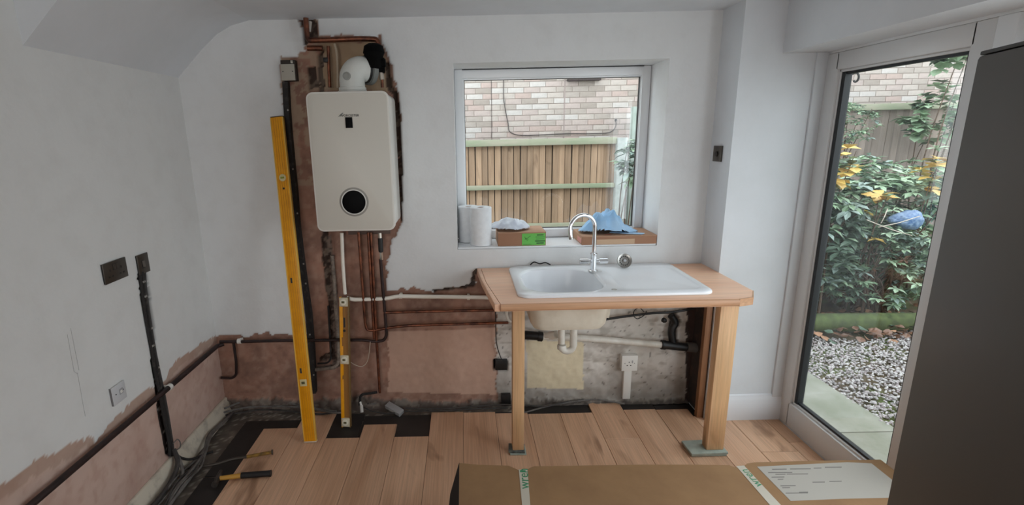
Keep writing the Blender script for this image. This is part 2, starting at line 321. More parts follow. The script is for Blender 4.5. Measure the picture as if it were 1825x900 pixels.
# left wall
def P3(pts): return [(oX(x, y, XL).y, oX(x, y, XL).z) for x, y in pts]
pl_l = P3([(388,594),(345,622),(318,640),(303,658),(296,678),(280,690),(252,700),(232,722),(208,742),(172,784),(163,776),(150,778),(98,810),(60,824),(36,842),(0,868)])
pl_l = [(3.0, pl_l[0][1])]+pl_l+[(-3.1, .6), (-3.1, -.1), (3.0, -.1)]
slot = P3([(244,486),(262,486),(274,560),(280,640),(290,700),(304,770),(310,812),(296,812),(284,740),(272,660),(262,590)])
def leftwall(a, b):
    n1 = fbm(a, b, 6, 21); n2 = fbm(a, b, 28, 22); n3 = fbm(a, b, 90, 25, 2); ja = a+(n2-.5)*.05; jb = b+(n2-.5)*.035
    c = np.ones(a.shape+(3,))*np.array(C(226,226,224)[:3])
    bare = mixc(np.ones(a.shape+(3,))*np.array(C(206,178,164)[:3]), np.clip((n1-.4)/.3, 0, 1), C(190,158,144)); bare = mixc(bare, np.clip((n2-.55)*5, 0, 1), C(180,144,128), .45)
    lo = inpoly(ja, jb, pl_l); c = np.where(lo[..., None], bare, c); band = lo & ~inpoly(ja, jb+.05, pl_l); c = mixc(c, band, C(170,142,124), .5)
    c = mixc(c, (b < .10) & (n2 > .45), C(190,184,174), .8)
    s = inpoly(a+(n2-.5)*.012, b, slot); c = mixc(c, s, C(34,30,30), .95); c = mixc(c, s & (n3 > .74), C(190,186,180), .8)
    d = np.where(lo, .003+.004*(n2-.5), .0); d = np.where(s, .018, d); return c, d
AY = np.round(np.arange(-3.0, 1.2, .06), 4); AY = np.concatenate([AY, np.round(np.arange(1.2, D+.07, .01), 4)]); AZ2 = np.round(np.append(np.arange(-.02, HC, .01), HC), 4)
me = grid_mesh('wall_left', AY, AZ2, lambda a, b: np.stack([XL-leftwall(a, b)[1], a, b], -1), lambda a, b: leftwall(a, b)[0], lambda a, b: a > 99)
struct('wall_left', me, wallm, smooth=False, label='left wall, white above and bare pink plaster below the dark pipe')
# scratches on the left wall (pencil lines)
wl = bpy.data.objects['wall_left']; LOC['wall_left'] = Vector()
for k, L_ in enumerate((((120,596),(132,662)),((126,585),(141,660)),((138,664),(152,742)),((132,662),(138,666)))):
    p_, q_ = oX(*L_[0], XL+.0012), oX(*L_[1], XL+.0012); obj('pencil_mark', tube([p_, (p_+q_)/2, q_], .0008, 5), M('pencil_grey', C(182,180,178), .9), wl, smooth=False)
# pier + lintel + door wall in one mesh
b = bx(XR, 1.965, YP, YO, -.02, HC); bx(1.662, 2.02, -3.0, YP, 2.095, HC, bm=b); bx(1.80, 2.02, -3.0, .2, -.02, 2.095, bm=b); bx(1.835, XD+.02, YP-.012, YP+.001, 0, 2.095, .003, bm=b)
struct('wall_right', b, paint, label='white pier beside the worktop and white lintel over the glazed door')
b = bx(XL-.05, 2.02, -3.0, YO, HC, HC+.1); struct('ceiling', b, paint)
b = bx(XL-.05, 2.02, -3.1, -3.0, -.02, HC); struct('wall_rear', b, paint)
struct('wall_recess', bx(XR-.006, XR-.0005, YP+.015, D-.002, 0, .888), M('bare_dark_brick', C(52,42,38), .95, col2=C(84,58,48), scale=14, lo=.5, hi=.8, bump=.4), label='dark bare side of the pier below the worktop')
# sloping bulkhead in the top left corner
pts = [(XL, 2.067), (-1.43, 2.208), (-1.33, 2.29), (-1.25, 2.33), (-1.16, 2.352), (-1.1, HC+.01), (XL, HC+.01)]
b = poly([Vector((x, 1.915, z)) for x, z in pts], (0, D-1.9, 0)); struct('ceiling_bulkhead', b, paint, label='sloping white bulkhead where left wall meets ceiling')
struct('baseboard_right', poly([Vector((XR, YP-.02, z)) if 0 else Vector((XR+.0, YP-y, z)) for y, z in ((0,0),(.022,0),(.022,.118),(.017,.128),(.017,.138),(.009,.15),(.009,.158),(0,.164))], (XD-XR-.0, 0, 0)), M('skirting_gloss', C(232,234,238), .35), label='white moulded skirting board on the pier')
b = poly([Vector((XL-.002, 0.2, -.012)), Vector((XL+.042, 0.2, -.012)), Vector((XL+.036, .2, .02)), Vector((XL+.012, .2, .095)), Vector((XL-.002, .2, .10))], (0, D-.2, 0), .004)
struct('baseboard_left', b, M('old_fillet', C(214,204,186), .85, col2=C(150,140,128), scale=9, bump=.4, lo=.5, hi=.75), label='chipped cream mortar fillet along the foot of the left wall')
# floor slab
def floorc(a, b):
    n1 = fbm(a, b, 7, 31); n2 = fbm(a, b, 30, 32); n3 = fbm(a, b, 90, 33, 2)
    c = mixc(np.ones(a.shape+(3,))*np.array(C(96,88,81)[:3]), np.clip((n1-.45)*5,0,1), C(116,106,96), .6); c = mixc(c, np.clip((n2-.5)*4,0,1), C(140,128,114), .6); c = mixc(c, n3 > .72, C(170,162,152), .7)
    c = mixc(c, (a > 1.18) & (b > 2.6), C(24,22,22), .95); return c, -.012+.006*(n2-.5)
FX = np.round(np.append(np.arange(XL-.03, 2.0, .015), 2.0), 4); FY = np.concatenate([np.arange(-3, .6, .2), np.round(np.arange(.6, D+.04, .015), 4)])
me = grid_mesh('floor', FX, FY, lambda a, b: np.stack([a, b, floorc(a, b)[1]-.004], -1), lambda a, b: floorc(a, b)[0], lambda a, b: a > 99)
floor = struct('floor', me, wallm, smooth=False, label='dusty concrete floor slab partly covered by oak laminate planks')
LOC['floor'] = Vector()
und = M('black_underlay', C(34,31,30), .55, col2=C(44,40,38), scale=8)
for i, (x0, x1, y0, y1) in enumerate(((-1.40,-1.06,.2,2.27), (-1.40,-1.06,2.28,2.80), (-1.06,-.66,.2,2.86), (-.655,-.04,.2,2.83), (-.04,.36,.2,2.84), (.365,.78,.2,2.905), (.785,1.20,.2,2.90), (1.205,1.44,.2,2.88), (1.445,1.88,.2,2.69))):
    obj('underlay', bx(x0, x1, y0, y1, -.0125, -.0095+.0003*(i % 3), 0), und, floor, smooth=False)
PW = .2035; ends = [2.70,2.885,2.587,2.72,2.585,2.842,2.832,2.815,2.80,2.80,2.94,2.825,2.818,2.735,2.695,2.695]
pm = {}
def plank(x0, x1, y0, y1):
    key = (round(x1-x0, 3), round(y1-y0, 3))
    if key not in pm:
        b = bx(-(x1-x0)/2+.0009, (x1-x0)/2-.0009, -(y1-y0)/2+.0009, (y1-y0)/2-.0009, -.009, 0, .0014, seg=1)
        m_ = bpy.data.meshes.new('plank'); b.to_mesh(m_); b.free(); m_.materials.append(oak); pm[key] = m_
    o = bpy.data.objects.new('plank', pm[key]); COL.objects.link(o); o.parent = floor; o.location = ((x0+x1)/2, (y0+y1)/2, R.uniform(0, .0005))
for i, e in enumerate(ends):
    x0 = -1.25+i*PW; x1 = min(x0+PW, XD-.002); y = e
    first = {10: e-2.521, 14: e-2.37, 15: e-2.45, 13: 1.2, 7: 1.19, 3: 1.2}.get(i, R.choice((1.25, 1.18, .95)))
    plank(x0, x1, y-first, y); y -= first
    while y > -.6: plank(x0, x1, y-1.2, y); y -= 1.2
# ------------------------------------------------------------------ window
gl = glass_mat('window_glass')
win = bpy.data.objects.new('window_1', None); COL.objects.link(win); win.location = (.56, 3.18, WZ0); LOC['window_1'] = Vector(win.location); win['kind'] = 'structure'; win['label'] = 'white framed kitchen window over the sink'
def frame_bm(x0, x1, z0, z1, w, y0, y1, bev=.006, wb_=None):
    b = bx(x0, x0+w, y0, y1, z0, z1, bev); bx(x1-w, x1, y0, y1, z0, z1, bev, bm=b); bx(x0+w*.8, x1-w*.8, y0, y1, z1-w, z1, bev, bm=b); bx(x0+w*.8, x1-w*.8, y0, y1, z0, z0+(wb_ or w), bev, bm=b); return b
obj('window_frame', frame_bm(WX0+.001, WX1-.001, WZ0+.012, WZ1-.001, .055, 3.18, 3.25, .007), upvc, win)
obj('window_bead', frame_bm(WX0+.045, WX1-.045, WZ0+.055, WZ1-.048, .016, 3.192, 3.22, .003), upvc, win)
obj('window_gasket', frame_bm(WX0+.056, WX1-.056, WZ0+.066, WZ1-.058, .008, 3.20, 3.222, 0), rubber, win, smooth=False)
obj('pane', bx(WX0+.06, WX1-.06, 3.212, 3.218, WZ0+.07, WZ1-.06), gl, win, smooth=False)
obj('window_sill', bx(WX0+.002, WX1-.002, D+.006, 3.19, WZ0+.0005, WZ0+.012, .003), upvc, win)
obj('window_head_gap', bx(WX0+.05, WX1-.05, 3.174, 3.18, WZ1-.006, WZ1-.002), rubber, win, smooth=False)
# ------------------------------------------------------------------ glazed door
def leaf(name, y0, y1, x, lab):
    d = bpy.data.objects.new(name, None); COL.objects.link(d); d.location = (x, (y0+y1)/2, 0); LOC[name] = Vector(d.location); d['kind'] = 'structure'; d['label'] = lab
    z1 = 2.083; w = .085
    b = bx(x, x+.07, y1-w, y1, .002, z1, .006); bx(x, x+.07, y0, y0+w, .002, z1, .006, bm=b); bx(x, x+.07, y0+w*.8, y1-w*.8, z1-w, z1, .006, bm=b); bx(x, x+.07, y0+w*.8, y1-w*.8, .002, .15, .006, bm=b)
    obj('door_frame', b, upvc_d, d)
    g0, g1, h0, h1 = y0+w, y1-w, .15, z1-w
    def fr(w_, xa, xb, bev):
        b = bx(xa, xb, g1-w_, g1, h0, h1, bev); bx(xa, xb, g0, g0+w_, h0, h1, bev, bm=b); bx(xa, xb, g0, g1, h1-w_, h1, bev, bm=b); bx(xa, xb, g0, g1, h0, h0+w_, bev, bm=b); return b
    obj('door_bead', fr(.012, x+.012, x+.04, .003), upvc_d, d); 
    g0 += .01; g1 -= .01; h0 += .01; h1 -= .01
    obj('door_gasket', fr(.014, x+.022, x+.045, 0), rubber, d, smooth=False); obj('spacer', bx(x+.016, x+.05, g1-.026, g1-.001, h0, h1), rubber, d, smooth=False)
    obj('pane', bx(x+.030, x+.036, g0+.004, g1-.004, h0+.004, h1-.004), gl, d, smooth=False)
    return d
d1 = leaf('door_1', 1.862, 2.692, XD, 'tall glazed patio door panel with white frame beside the pier')
d2 = leaf('door_2', .95, 1.80, XD+.055, 'second glazed door panel partly hidden by the dark fridge')
struct('trim_1', bx(XD, XD+.10, .2, 2.70, 2.083, 2.098, .002), upvc_d, label='white trim strip above the glazed door frame')
struct('trim_2', bx(XD-.004, XD+.05, 1.79, 1.862, 0, 2.083, .004), upvc, label='white post between the two glazed door panels')
struct('trim_3', bx(XD+.0, XD+.12, .2, 2.69, -.10, .002, .004), upvc_d, label='white threshold under the glazed doors')
# ------------------------------------------------------------------ worktop on posts
ZW = .93; yf = 2.235
wt = thing('worktop', 'temporary beech effect worktop holding the white sink on timber posts', 'worktop', (.75, 2.55, ZW-.038))
def cut_slab(pts, z0, z1, hole, bev):
    t = bmesh.new(); o = [t.verts.new((x, y, z1)) for x, y in pts]; h = [t.verts.new((x, y, z1)) for x, y in hole]
    es = [t.edges.new((o[i], o[(i+1) % len(o)])) for i in range(len(o))]+[t.edges.new((h[i], h[(i+1) % len(h)])) for i in range(len(h))]
    bmesh.ops.triangle_fill(t, use_beauty=True, edges=es, normal=(0,0,1))
    r = bmesh.ops.extrude_face_region(t, geom=t.faces[:]); bmesh.ops.translate(t, verts=[e for e in r['geom'] if isinstance(e, bmesh.types.BMVert)], vec=(0, 0, z0-z1)); bmesh.ops.recalc_face_normals(t, faces=t.faces[:]); return t
hole = [(.29,2.335),(1.21,2.335),(1.21,2.865),(.29,2.865)]
sl = cut_slab([(.168,yf+.006),(1.31,yf+.006),(1.385,yf+.03),(1.443,2.36),(1.443,2.905),(.10,2.905),(.118,2.60)], ZW-.038, ZW, hole, 0)
obj('slab', sl, wtop, wt, smooth=False)
obj('joining_strip', poly([Vector(p) for p in ((.14,yf+.004,ZW-.038),(.166,yf+.004,ZW-.038),(.116,2.60,ZW-.038),(.098,2.905,ZW-.038),(.075,2.905,ZW-.038),(.094,2.65,ZW-.038))], (0,0,.038), .0015), wtop, wt, label='left end strip of worktop')
b = poly([Vector((.168, yf+y, z)) for y, z in ((.008,ZW-.038),(.0,ZW-.034),(-.004,ZW-.028),(-.004,ZW-.01),(-.001,ZW-.003),(.008,ZW+.0002))], (1.142,0,0))
obj('front_edge', b, wtedge, wt)
b = poly([Vector((x, y, ZW-.037)) for x, y in ((1.31,yf-.002),(1.388,yf+.022),(1.447,2.36),(1.443,2.362),(1.383,yf+.03),(1.31,yf+.008))], (0,0,.0375)); obj('corner_edge', b, wtedge, wt)
PO = (('timber_post','square pine post under the left front of the worktop',.243,.305,2.40,2.46,.022),('timber_post','square pine post under the right front of the worktop, standing on the pale pad',1.292,1.385,2.36,2.415,.026),('timber_post','darker pine board standing at the right rear under the worktop',1.405,1.443,2.715,2.75,0))
for n, l, x0, x1, y0, y1, z in PO:
    mt = pine if 'square' in l else pine_d
    tag(obj(n, bx(x0, x1, y0, y1, z, ZW-.0385, .003), mt), l, 'post', 'timber posts under the worktop')
padm = M('grey_green_board', C(176,184,172), .8, col2=C(150,160,150), scale=16, bump=.2)
p = thing('packing_pad', 'stack of two pale grey boards under the right front post', 'pad', (1.3, 2.4, 0), 'pads under the posts')
obj('board', bx(1.205,1.395,2.34,2.465,.0012,.0125,.002), padm, p); b = bx(1.198,1.398,2.335,2.455,.013,.0255,.002); bmesh.ops.rotate(b, cent=(1.3,2.4,.02), matrix=Matrix.Rotation(.04,3,'Z'), verts=b.verts[:]); obj('board', b, padm, p)
p = thing('packing_pad', 'small crushed pad of boards under the left front post', 'pad', (.27, 2.42, 0), 'pads under the posts')
obj('board', bx(.228,.318,2.385,2.47,.0012,.010,.002), padm, p); b = bx(.222,.312,2.39,2.465,.0104,.0215,.002); bmesh.ops.rotate(b, cent=(.27,2.42,.02), matrix=Matrix.Rotation(-.1,3,'Z'), verts=b.verts[:]); obj('board', b, M('pad_dark', C(120,126,118), .8, col2=C(70,72,68), scale=30), p)
# ------------------------------------------------------------------ sink
sk = thing('sink', 'white composite inset sink with one bowl and drainer', 'sink', (.75, 2.6, ZW))
sm = M('white_composite', C(244,246,250), .25, coat=.2); sk_u = M('sink_underside', C(222,212,194), .7, col2=C(205,192,172), scale=7)
def rr2(x0, x1, y0, y1, r, k=6):
    return [(p.x, p.z) for p in rrect(x0, x1, y0, y1, r, 0, k)]
SX0, SX1, SY0, SY1 = .262, 1.238, 2.312, 2.885
def ring_loft(rings, close_bottom=True, bm=None):
    t = bmesh.new(); RR = [[t.verts.new(p) for p in r] for r in rings]; n = len(RR[0])
    for a, b_ in zip(RR, RR[1:]):
        for i in range(n): t.faces.new((a[i], a[(i+1) % n], b_[(i+1) % n], b_[i]))
    if close_bottom: t.faces.new(RR[-1])
    bmesh.ops.recalc_face_normals(t, faces=t.faces[:]); return merge(bm, t)
# rim plate with bowl opening and drainer recess
outer = rr2(SX0, SX1, SY0, SY1, .06); bowl = rr2(.305, .742, 2.352, 2.83, .15); dr = rr2(.80, 1.205, 2.365, 2.80, .05)
zt = ZW+.016
t = bmesh.new()
def vl(pts, z): return [t.verts.new((x, y, z)) for x, y in pts]
o1 = vl(rr2(SX0+.008, SX1-.008, SY0+.008, SY1-.008, .055), zt); h1 = vl(bowl, zt); h2 = vl(dr, zt); ot = vl(rr2(.720, .765, 2.36, 2.385, .012), zt)
es = []
for L_ in (o1, h1, h2): es += [t.edges.new((L_[i], L_[(i+1) % len(L_)])) for i in range(len(L_))]
bmesh.ops.delete(t, geom=ot, context='VERTS'); bmesh.ops.triangle_fill(t, use_beauty=True, edges=es, normal=(0,0,1))
def skirt(top, lvls):
    prev = top
    for pts, z in lvls:
        cur = vl(pts, z); n = len(cur)
        for i in range(n): t.faces.new((prev[i], prev[(i+1) % n], cur[(i+1) % n], cur[i]))
        prev = cur
    return prev
skirt(o1, [(rr2(SX0+.002, SX1-.002, SY0+.002, SY1-.002, .06), zt-.004), (outer, zt-.009), (outer, ZW+.0005)])
ins = lambda x0, x1, y0, y1, r, d: rr2(x0+d, x1-d, y0+d, y1-d, max(r-d*.5, .01))
e1 = skirt(h1, [(ins(.305,.742,2.352,2.83,.15,.006), zt-.003), (ins(.305,.742,2.352,2.83,.15,.014), zt-.012), (ins(.305,.742,2.352,2.83,.15,.03), zt-.15), (ins(.305,.742,2.352,2.83,.15,.05), zt-.185), (ins(.305,.742,2.352,2.83,.15,.09), zt-.195)]); t.faces.new(e1)
e2 = skirt(h2, [(ins(.80,1.205,2.365,2.80,.05,.006), zt-.002), (ins(.80,1.205,2.365,2.80,.05,.016), zt-.005)]); t.faces.new(e2)
bmesh.ops.recalc_face_normals(t, faces=t.faces[:]); obj('basin_top', t, sm, sk)
B = lambda d, z: [(x, y, z) for x, y in rr2(.318+d, .748-d, 2.345+d, 2.82-d, .06)]
obj('bowl_underside', ring_loft([B(0, ZW-.001), B(.004, ZW-.05), B(.02, ZW-.17), B(.035, ZW-.197), B(.06, ZW-.2)]), sk_u, sk)
obj('side_bracket', poly([Vector(p) for p in ((.745,2.50,ZW-.04),(.79,2.50,ZW-.04),(.770,2.50,ZW-.185),(.715,2.50,ZW-.17))], (0,.006,0), .001), sk_u, sk)
obj('overflow', lathe([(.011,0),(.013,.001),(.013,.003),(.009,.004),(.006,.002)], (.705, 2.43, zt-.05), (-1,.5,.2)), steel, sk, label='small chrome overflow ring')
obj('tap_hole_plug', lathe([(.014,0),(.014,.002),(.010,.003)], (.752, 2.368+.01, zt-.001)), steel, sk)
text('marking', 'V424', .03, ink, sk, (.548, 2.383, ZW-.062), (1,0,0), (0,-.12,1), .001)
# tap
tp = thing('mixer_tap', 'chrome swan neck mixer tap with two lever handles behind the sink', 'tap', (.742, 2.73, zt))
tx, ty = .738, 2.735
obj('base_flange', lathe([(.026,0),(.026,.004),(.022,.006)], (tx, ty, zt)), chrome, tp); obj('base_gasket', lathe([(.04,0),(.04,.0015),(.03,.002)], (tx+.01, ty, zt)), M('clear_gasket', C(205,205,205), .3), tp)
obj('tap_body', lathe([(.0165,.006),(.0165,.095),(.0195,.097),(.0195,.103),(.013,.104)], (tx, ty, zt)), chrome, tp)
b = cyl((tx-.073, ty, zt+.058), (tx+.073, ty, zt+.058), .0095); obj('crossbar', b, chrome, tp)
for s in (-1, 1): obj('handle', cyl((tx+s*.03, ty, zt+.058), (tx+s*.080, ty, zt+.058), .0155, bev=.002), chrome, tp)
a0 = [Vector((tx, ty, zt+.10)), Vector((tx, ty, zt+.20))]; r = .073
arc = [Vector((tx-r+r*math.cos(t_), ty-(1-math.cos(t_))*.018, zt+.20+.07+r*math.sin(t_)*1.0-.07+.055)) for t_ in [math.pi*i/24 for i in range(0, 25)]]
arc += [arc[-1]+Vector((.002, -.002, -.03)), arc[-1]+Vector((.004, -.003, -.046))]
obj('spout', tube([a0[0]]+[Vector((tx, ty, zt+.25))]+arc, .0115, 16), chrome, tp); obj('aerator', cyl(arc[-1], arc[-1]+Vector((.002,-.001,-.012)), .0125), steel, tp)
# strainer plug
sp = thing('strainer_plug', 'round steel basket strainer plug leaning behind the drainer', 'plug', (.935, 2.80, zt))
ax = Vector((-.12, -1, .42)).normalized(); cpl = Vector((.935, 2.795, zt+.040))
obj('rim', lathe([(.030,-.004),(.041,-.004),(.043,0),(.040,.003),(.034,.001),(.030,.0)], cpl, ax, 32), steel, sp); bk = obj('basket', lathe([(.012,-.024),(.026,-.020),(.032,-.003),(.024,.001),(.020,-.004),(.012,-.006)], cpl, ax, 24), M('dark_steel', C(90,88,84), .35, .9), sp); obj('knob', lathe([(.005,-.006),(.005,.006),(.010,.009),(.008,.013)], cpl, ax, 16), chrome, sp)
e_ = Vector(ax).orthogonal().normalized(); f_ = Vector(ax).cross(e_)
for k in range(14):
    q = cpl+(e_*math.cos(k*math.tau/14)+f_*math.sin(k*math.tau/14))*.027+ax*.0005; obj('perforation', cyl(q-ax*.001, q+ax*.001, .0028, n=8), blk, bk)
# ------------------------------------------------------------------ boiler
bl = thing('boiler', 'white wall hung gas boiler with round black dial', 'boiler', (-.575, 2.77, 1.235))
bw = M('boiler_white', C(226,222,214), .3, coat=.15); BX0, BX1, BZ0, BZ1 = -.784, -.366, 1.232, 1.947
obj('casing', poly(rrect(BX0+.006, BX1-.006, BZ0+.006, BZ1-.006, .03, 2.638), (0, .262, 0), .003), bw, bl)
obj('casing_seam', poly(rrect(BX0+.012, BX1-.012, BZ0+.012, BZ1-.012, .028, 2.632), (0, .008, 0)), M('seam_grey', C(120,116,110), .6), bl, smooth=False)
fp = poly(rrect(BX0, BX1, BZ0, BZ1, .034, 2.608), (0, .026, 0), .004); obj('front_panel', fp, bw, bl)
obj('front_inset', poly(rrect(BX0+.009, BX1-.009, BZ0+.009, BZ1-.009, .027, 2.6065), (0, .004, 0), .001), M('boiler_front', C(210,205,194), .4), bl)
c0 = oY(631, 360, 2.606); dial = obj('dial', lathe([(.077,0),(.077,.0008),(.068,.0022),(.064,.002)], (c0.x, 2.6068, c0.z), (0,-1,0), 48), M('dial_surround', C(150,146,138), .5), bl)
obj('dial_ring', lathe([(.067,0),(.067,.005),(.063,.006),(.0615,.004)], (c0.x, 2.606, c0.z), (0,-1,0), 48), wplast, dial); obj('dial_face', lathe([(.0615,0),(.0615,.0045),(.058,.0055)], (c0.x, 2.606, c0.z), (0,-1,0), 48), M('black_glass', C(8,8,9), .5, spec=.08), dial)
a_, b_ = oY(615, 209, 2.606), oY(629, 228, 2.606); obj('display', bx(a_.x, b_.x, 2.603, 2.607, b_.z, a_.z, .001), M('display_black', C(10,10,11), .5, spec=.08), bl)
q = oY(623, 206, 2.606); text('lettering', 'WORCESTER', .0165, ink, bl, (q.x, 2.6058, q.z), (1,0,0), (0,0,1))
q = oY(608, 205, 2.606); obj('emblem', poly([Vector((q.x+x, 2.6062, q.z+z)) for x, z in ((-.016,-.008),(-.008,-.006),(.014,.010),(.006,.010))], (0,-.001,0)), M('emblem_grey', C(96,98,96), .5), bl, smooth=False)
obj('connection_plate', bx(-.70, -.49, 2.70, 2.86, BZ0-.012, BZ0+.006, .003), M('plate_grey', C(170,165,158), .5), bl)
obj('hanging_bracket', bx(-.69, -.44, 2.895, 2.915, BZ0-.075, BZ0+.02, .002), M('bracket_brown', C(96,78,70), .6), bl)
# flue
fl = thing('flue_elbow', 'white flue elbow on top of the boiler turning into the wall', 'flue', (-.575, 2.76, 1.947)); fm = M('flue_white', C(214,214,208), .4)
fx, fy = -.575, 2.76
obj('flue_collar', lathe([(.078,0),(.078,.012),(.072,.016),(.072,.03),(.066,.032)], (fx, fy, 1.9475), n=32), fm, fl)
dirn = Vector((.74, .67, 0)).normalized()
el = [Vector((fx, fy, 1.975)), Vector((fx, fy, 2.015))]+[Vector((fx, fy, 2.015))+dirn*(.06*(1-math.cos(t_)))+Vector((0,0,.06*math.sin(t_))) for t_ in [math.pi/2*i/10 for i in range(1, 11)]]
el.append(el[-1]+dirn*.03); obj('elbow', tube(el, .066, 28), fm, fl)
obj('wall_ring', cyl(el[-1]+dirn*.0, el[-1]+dirn*.035, .078, n=32, bev=.004), M('grey_seal', C(120,122,118), .6), fl); obj('dark_joint', cyl(el[-1]-dirn*.012, el[-1], .070, n=32), blk, fl)
q = Vector((fx-.012, fy-.064, 2.03)); obj('raised_badge', lathe([(.021,0),(.021,.006),(.016,.007),(.015,.003)], q, (-.1,-1,.12), 28), M('badge_grey', C(160,160,154), .5), fl)
# black automatic vent body
bv = thing('insulated_valve', 'black lagged valve body hanging below the top copper pipe', 'valve', tuple(oY(666, 130, 2.80)))
u = oY(667, 78, 2.80); l = oY(668, 124, 2.80); h = u.z-l.z
obj('body', lathe([(.02,0),(.040,.004),(.046,.02),(.046,.055),(.055,.08),(.058,h-.045),(.050,h-.012),(.03,h)], l, n=16), M('foam_black', C(10,10,10), .85, spec=.1), bv)
s_ = oY(683, 112, 2.80); obj('side_cap', cyl(s_-Vector((.03,0,0)), s_+Vector((.012,.0,0)), .026, n=14, bev=.005), MATS['foam_black'], bv); s_ = oY(682, 124, 2.80); obj('side_cap', cyl(s_-Vector((.02,0,0)), s_+Vector((.012,.0,0)), .02, n=14, bev=.004), MATS['foam_black'], bv)
# ------------------------------------------------------------------ pipes
def pipe(pts, r, mt, label, name='copper_pipe', cat='pipe', group=None, bend=.035, yy=2.875, n=12):
    P = [Vector(p) if len(p) == 3 else oY(p[0], p[1], yy) for p in pts]
    return tag(obj(name, tube(fillet(P, bend), r, n), mt), label, cat, group)
G = 'copper pipes below and around the boiler'
pipe([(545,32),(547,60),(549,72),(590,71),(640,69),(672,70),(676,82)], .014, copper, 'copper pipe along the top from the ceiling chase to the black valve', group=G, bend=.04, yy=2.85)
pipe([(548,86),(575,86)], .014, copper, 'short copper stub under the top pipe at the chase', group=G, yy=2.87)
pipe([(585,82),(586,118),(588,156)], .009, copper, 'copper pipe dropping behind the boiler left of the flue', group=G, yy=2.88)
tag(obj('pipe_clip', bx(*(lambda q: (q.x-.014, q.x+.014, 2.868, 2.895, q.z-.012, q.z+.012))(oY(581,107,2.88)), .003), blk), 'small black clip on the thin copper pipe left of the flue', 'clip')
pipe([(596,78),(600,92),(602,125),(602,157)], .0065, M('beige_cable', C(180,162,140), .6), 'beige cable hanging behind the top copper pipe', 'cable', 'cable', bend=.05, yy=2.87)
pipe([(552,38),(550,56)], .012, M('old_white_pipe', C(190,182,172), .7), 'short white painted pipe stub in the ceiling chase', 'pipe_stub', yy=2.885)
v = thing('lever_valve', 'small brass valve between the black valve and the boiler top', 'valve', tuple(oY(680, 150, 2.80)))
obj('body', cyl(oY(679,127,2.80), oY(681,142,2.80), .013, n=12), M('nickel', C(180,172,160), .35, .8), v); obj('tail', cyl(oY(681,142,2.80), oY(681.5,156,2.80), .008, n=12), copper, v)
GY = 2.84
pipe([(639,414),(651,576),(654,588),(664,589),(700,583),(730,580),(906,575)], .0085, copper, 'copper pipe turning right from below the boiler, lower of two runs', group=G, bend=.05)
pipe([(656,414),(661,500),(667,604)], .0085, copper, 'left pipe of the close pair below the boiler', group=G)
pipe([(661,414),(666,500),(671,604),(677,700)], .0085, copper, 'right pipe of the close pair reaching the floor', group=G)
pipe([(678,462),(681,500),(686,556),(689,598),(684,607),(666,609),(650,606),(600,606),(500,607),(427,609),(392,609)], .0095, copper_k, 'dark painted pipe along the back wall left of the boiler pipes', group=G, bend=.03)
pipe([(684,557),(760,555),(905,552)], .0085, copper, 'copper pipe running right to the sink, upper of two runs', group=G)
pipe([(672,699),(660,701),(642,703),(641,722)], .0085, blk_m, 'dark pipe at the wall foot below the copper pair', 'pipe', group=G)
pipe([(416,610),(421,645),(421,668),(414,674),(394,673)], .0085, copper_k, 'small dark pipe hooked below the pipe near the left corner', group=G, bend=.02, yy=2.89)
P = [Vector((XL+.03, y, z)) for y, z in ((.9,.483),(2.1,.478),(2.86,.478))]
pp = tag(obj('heating_pipe', tube(P+[Vector((XL+.04,2.875,.478)), Vector((XL+.06,2.885,.482))], .0135, 14), copper_k), 'dark brown heating pipe running along the left wall', 'pipe')
def clip(q, ax_, lab):
    c = thing('pipe_clip', lab, 'clip', tuple(q), 'white clips on the dark heating pipe')
    obj('band', cyl(q-ax_*.011, q+ax_*.011, .0165, n=16), wplast, c); s_ = Vector((0,1,0)) if abs(ax_.x) > .5 else Vector((-1,0,0)); obj('foot', bx(*(lambda a, b2: (min(a.x,b2.x)-.008, max(a.x,b2.x)+.008, min(a.y,b2.y)-.008, max(a.y,b2.y)+.008, q.z-.009, q.z+.009))(q, q+s_*.028)), wplast, c)
q = oY(427, 608, 2.875); clip(q, Vector((1,0,0)), 'white clip on the pipe near the left corner of the back wall')
clip(Vector((XL+.03, 2.345, .478)), Vector((0,1,0)), 'white clip on the left wall pipe where the black channel crosses')
gp = M('gas_pipe_white', C(240,234,222), .45)
pipe([(609,415),(611,470),(615,524)], .0105, gp, 'white vertical waste pipe from the boiler down to the short level', 'white_pipe', group='white pipes', n=14)
w_ = tag(obj('white_pipe', tube(fillet([oY(618,531,2.88), oY(630,534,2.88), oY(668,533,2.88), oY(690,532,2.88), oY(708,528,2.88), oY(866,530,2.88), oY(885,531,2.88)], .04), .0125, 14), gp), 'white pipe running right along the back wall to the worktop', 'pipe', 'white pipes')
for px, py in ((714,528),(835,530)):
    q = oY(px, py, 2.88); c = thing('pipe_bracket', 'white bracket on the horizontal white pipe, '+('left one near the copper pipes' if px < 800 else 'right one near the worktop'), 'bracket', tuple(q), 'brackets on the white pipe')
    obj('band', cyl(q-Vector((.009,0,0)), q+Vector((.009,0,0)), .0155, n=16), gp, c); obj('foot', bx(q.x-.008, q.x+.008, q.y, 2.922, q.z-.012, q.z+.012, .002), gp, c)
fx_ = thing('flexible_connector', 'black flexible hose with chrome ends below the right side of the boiler', 'hose', tuple(oY(678, 440, 2.86)))
obj('end_fitting', cyl(oY(677,415,2.86), oY(677.5,424,2.86), .011, n=6), MATS['nickel'], fx_); obj('hose', cyl(oY(677.5,424,2.86), oY(679,449,2.86), .0145, n=14, bev=.003), blk, fx_); obj('end_fitting', cyl(oY(679,449,2.86), oY(680,462,2.872), .011, n=6), chrome, fx_)
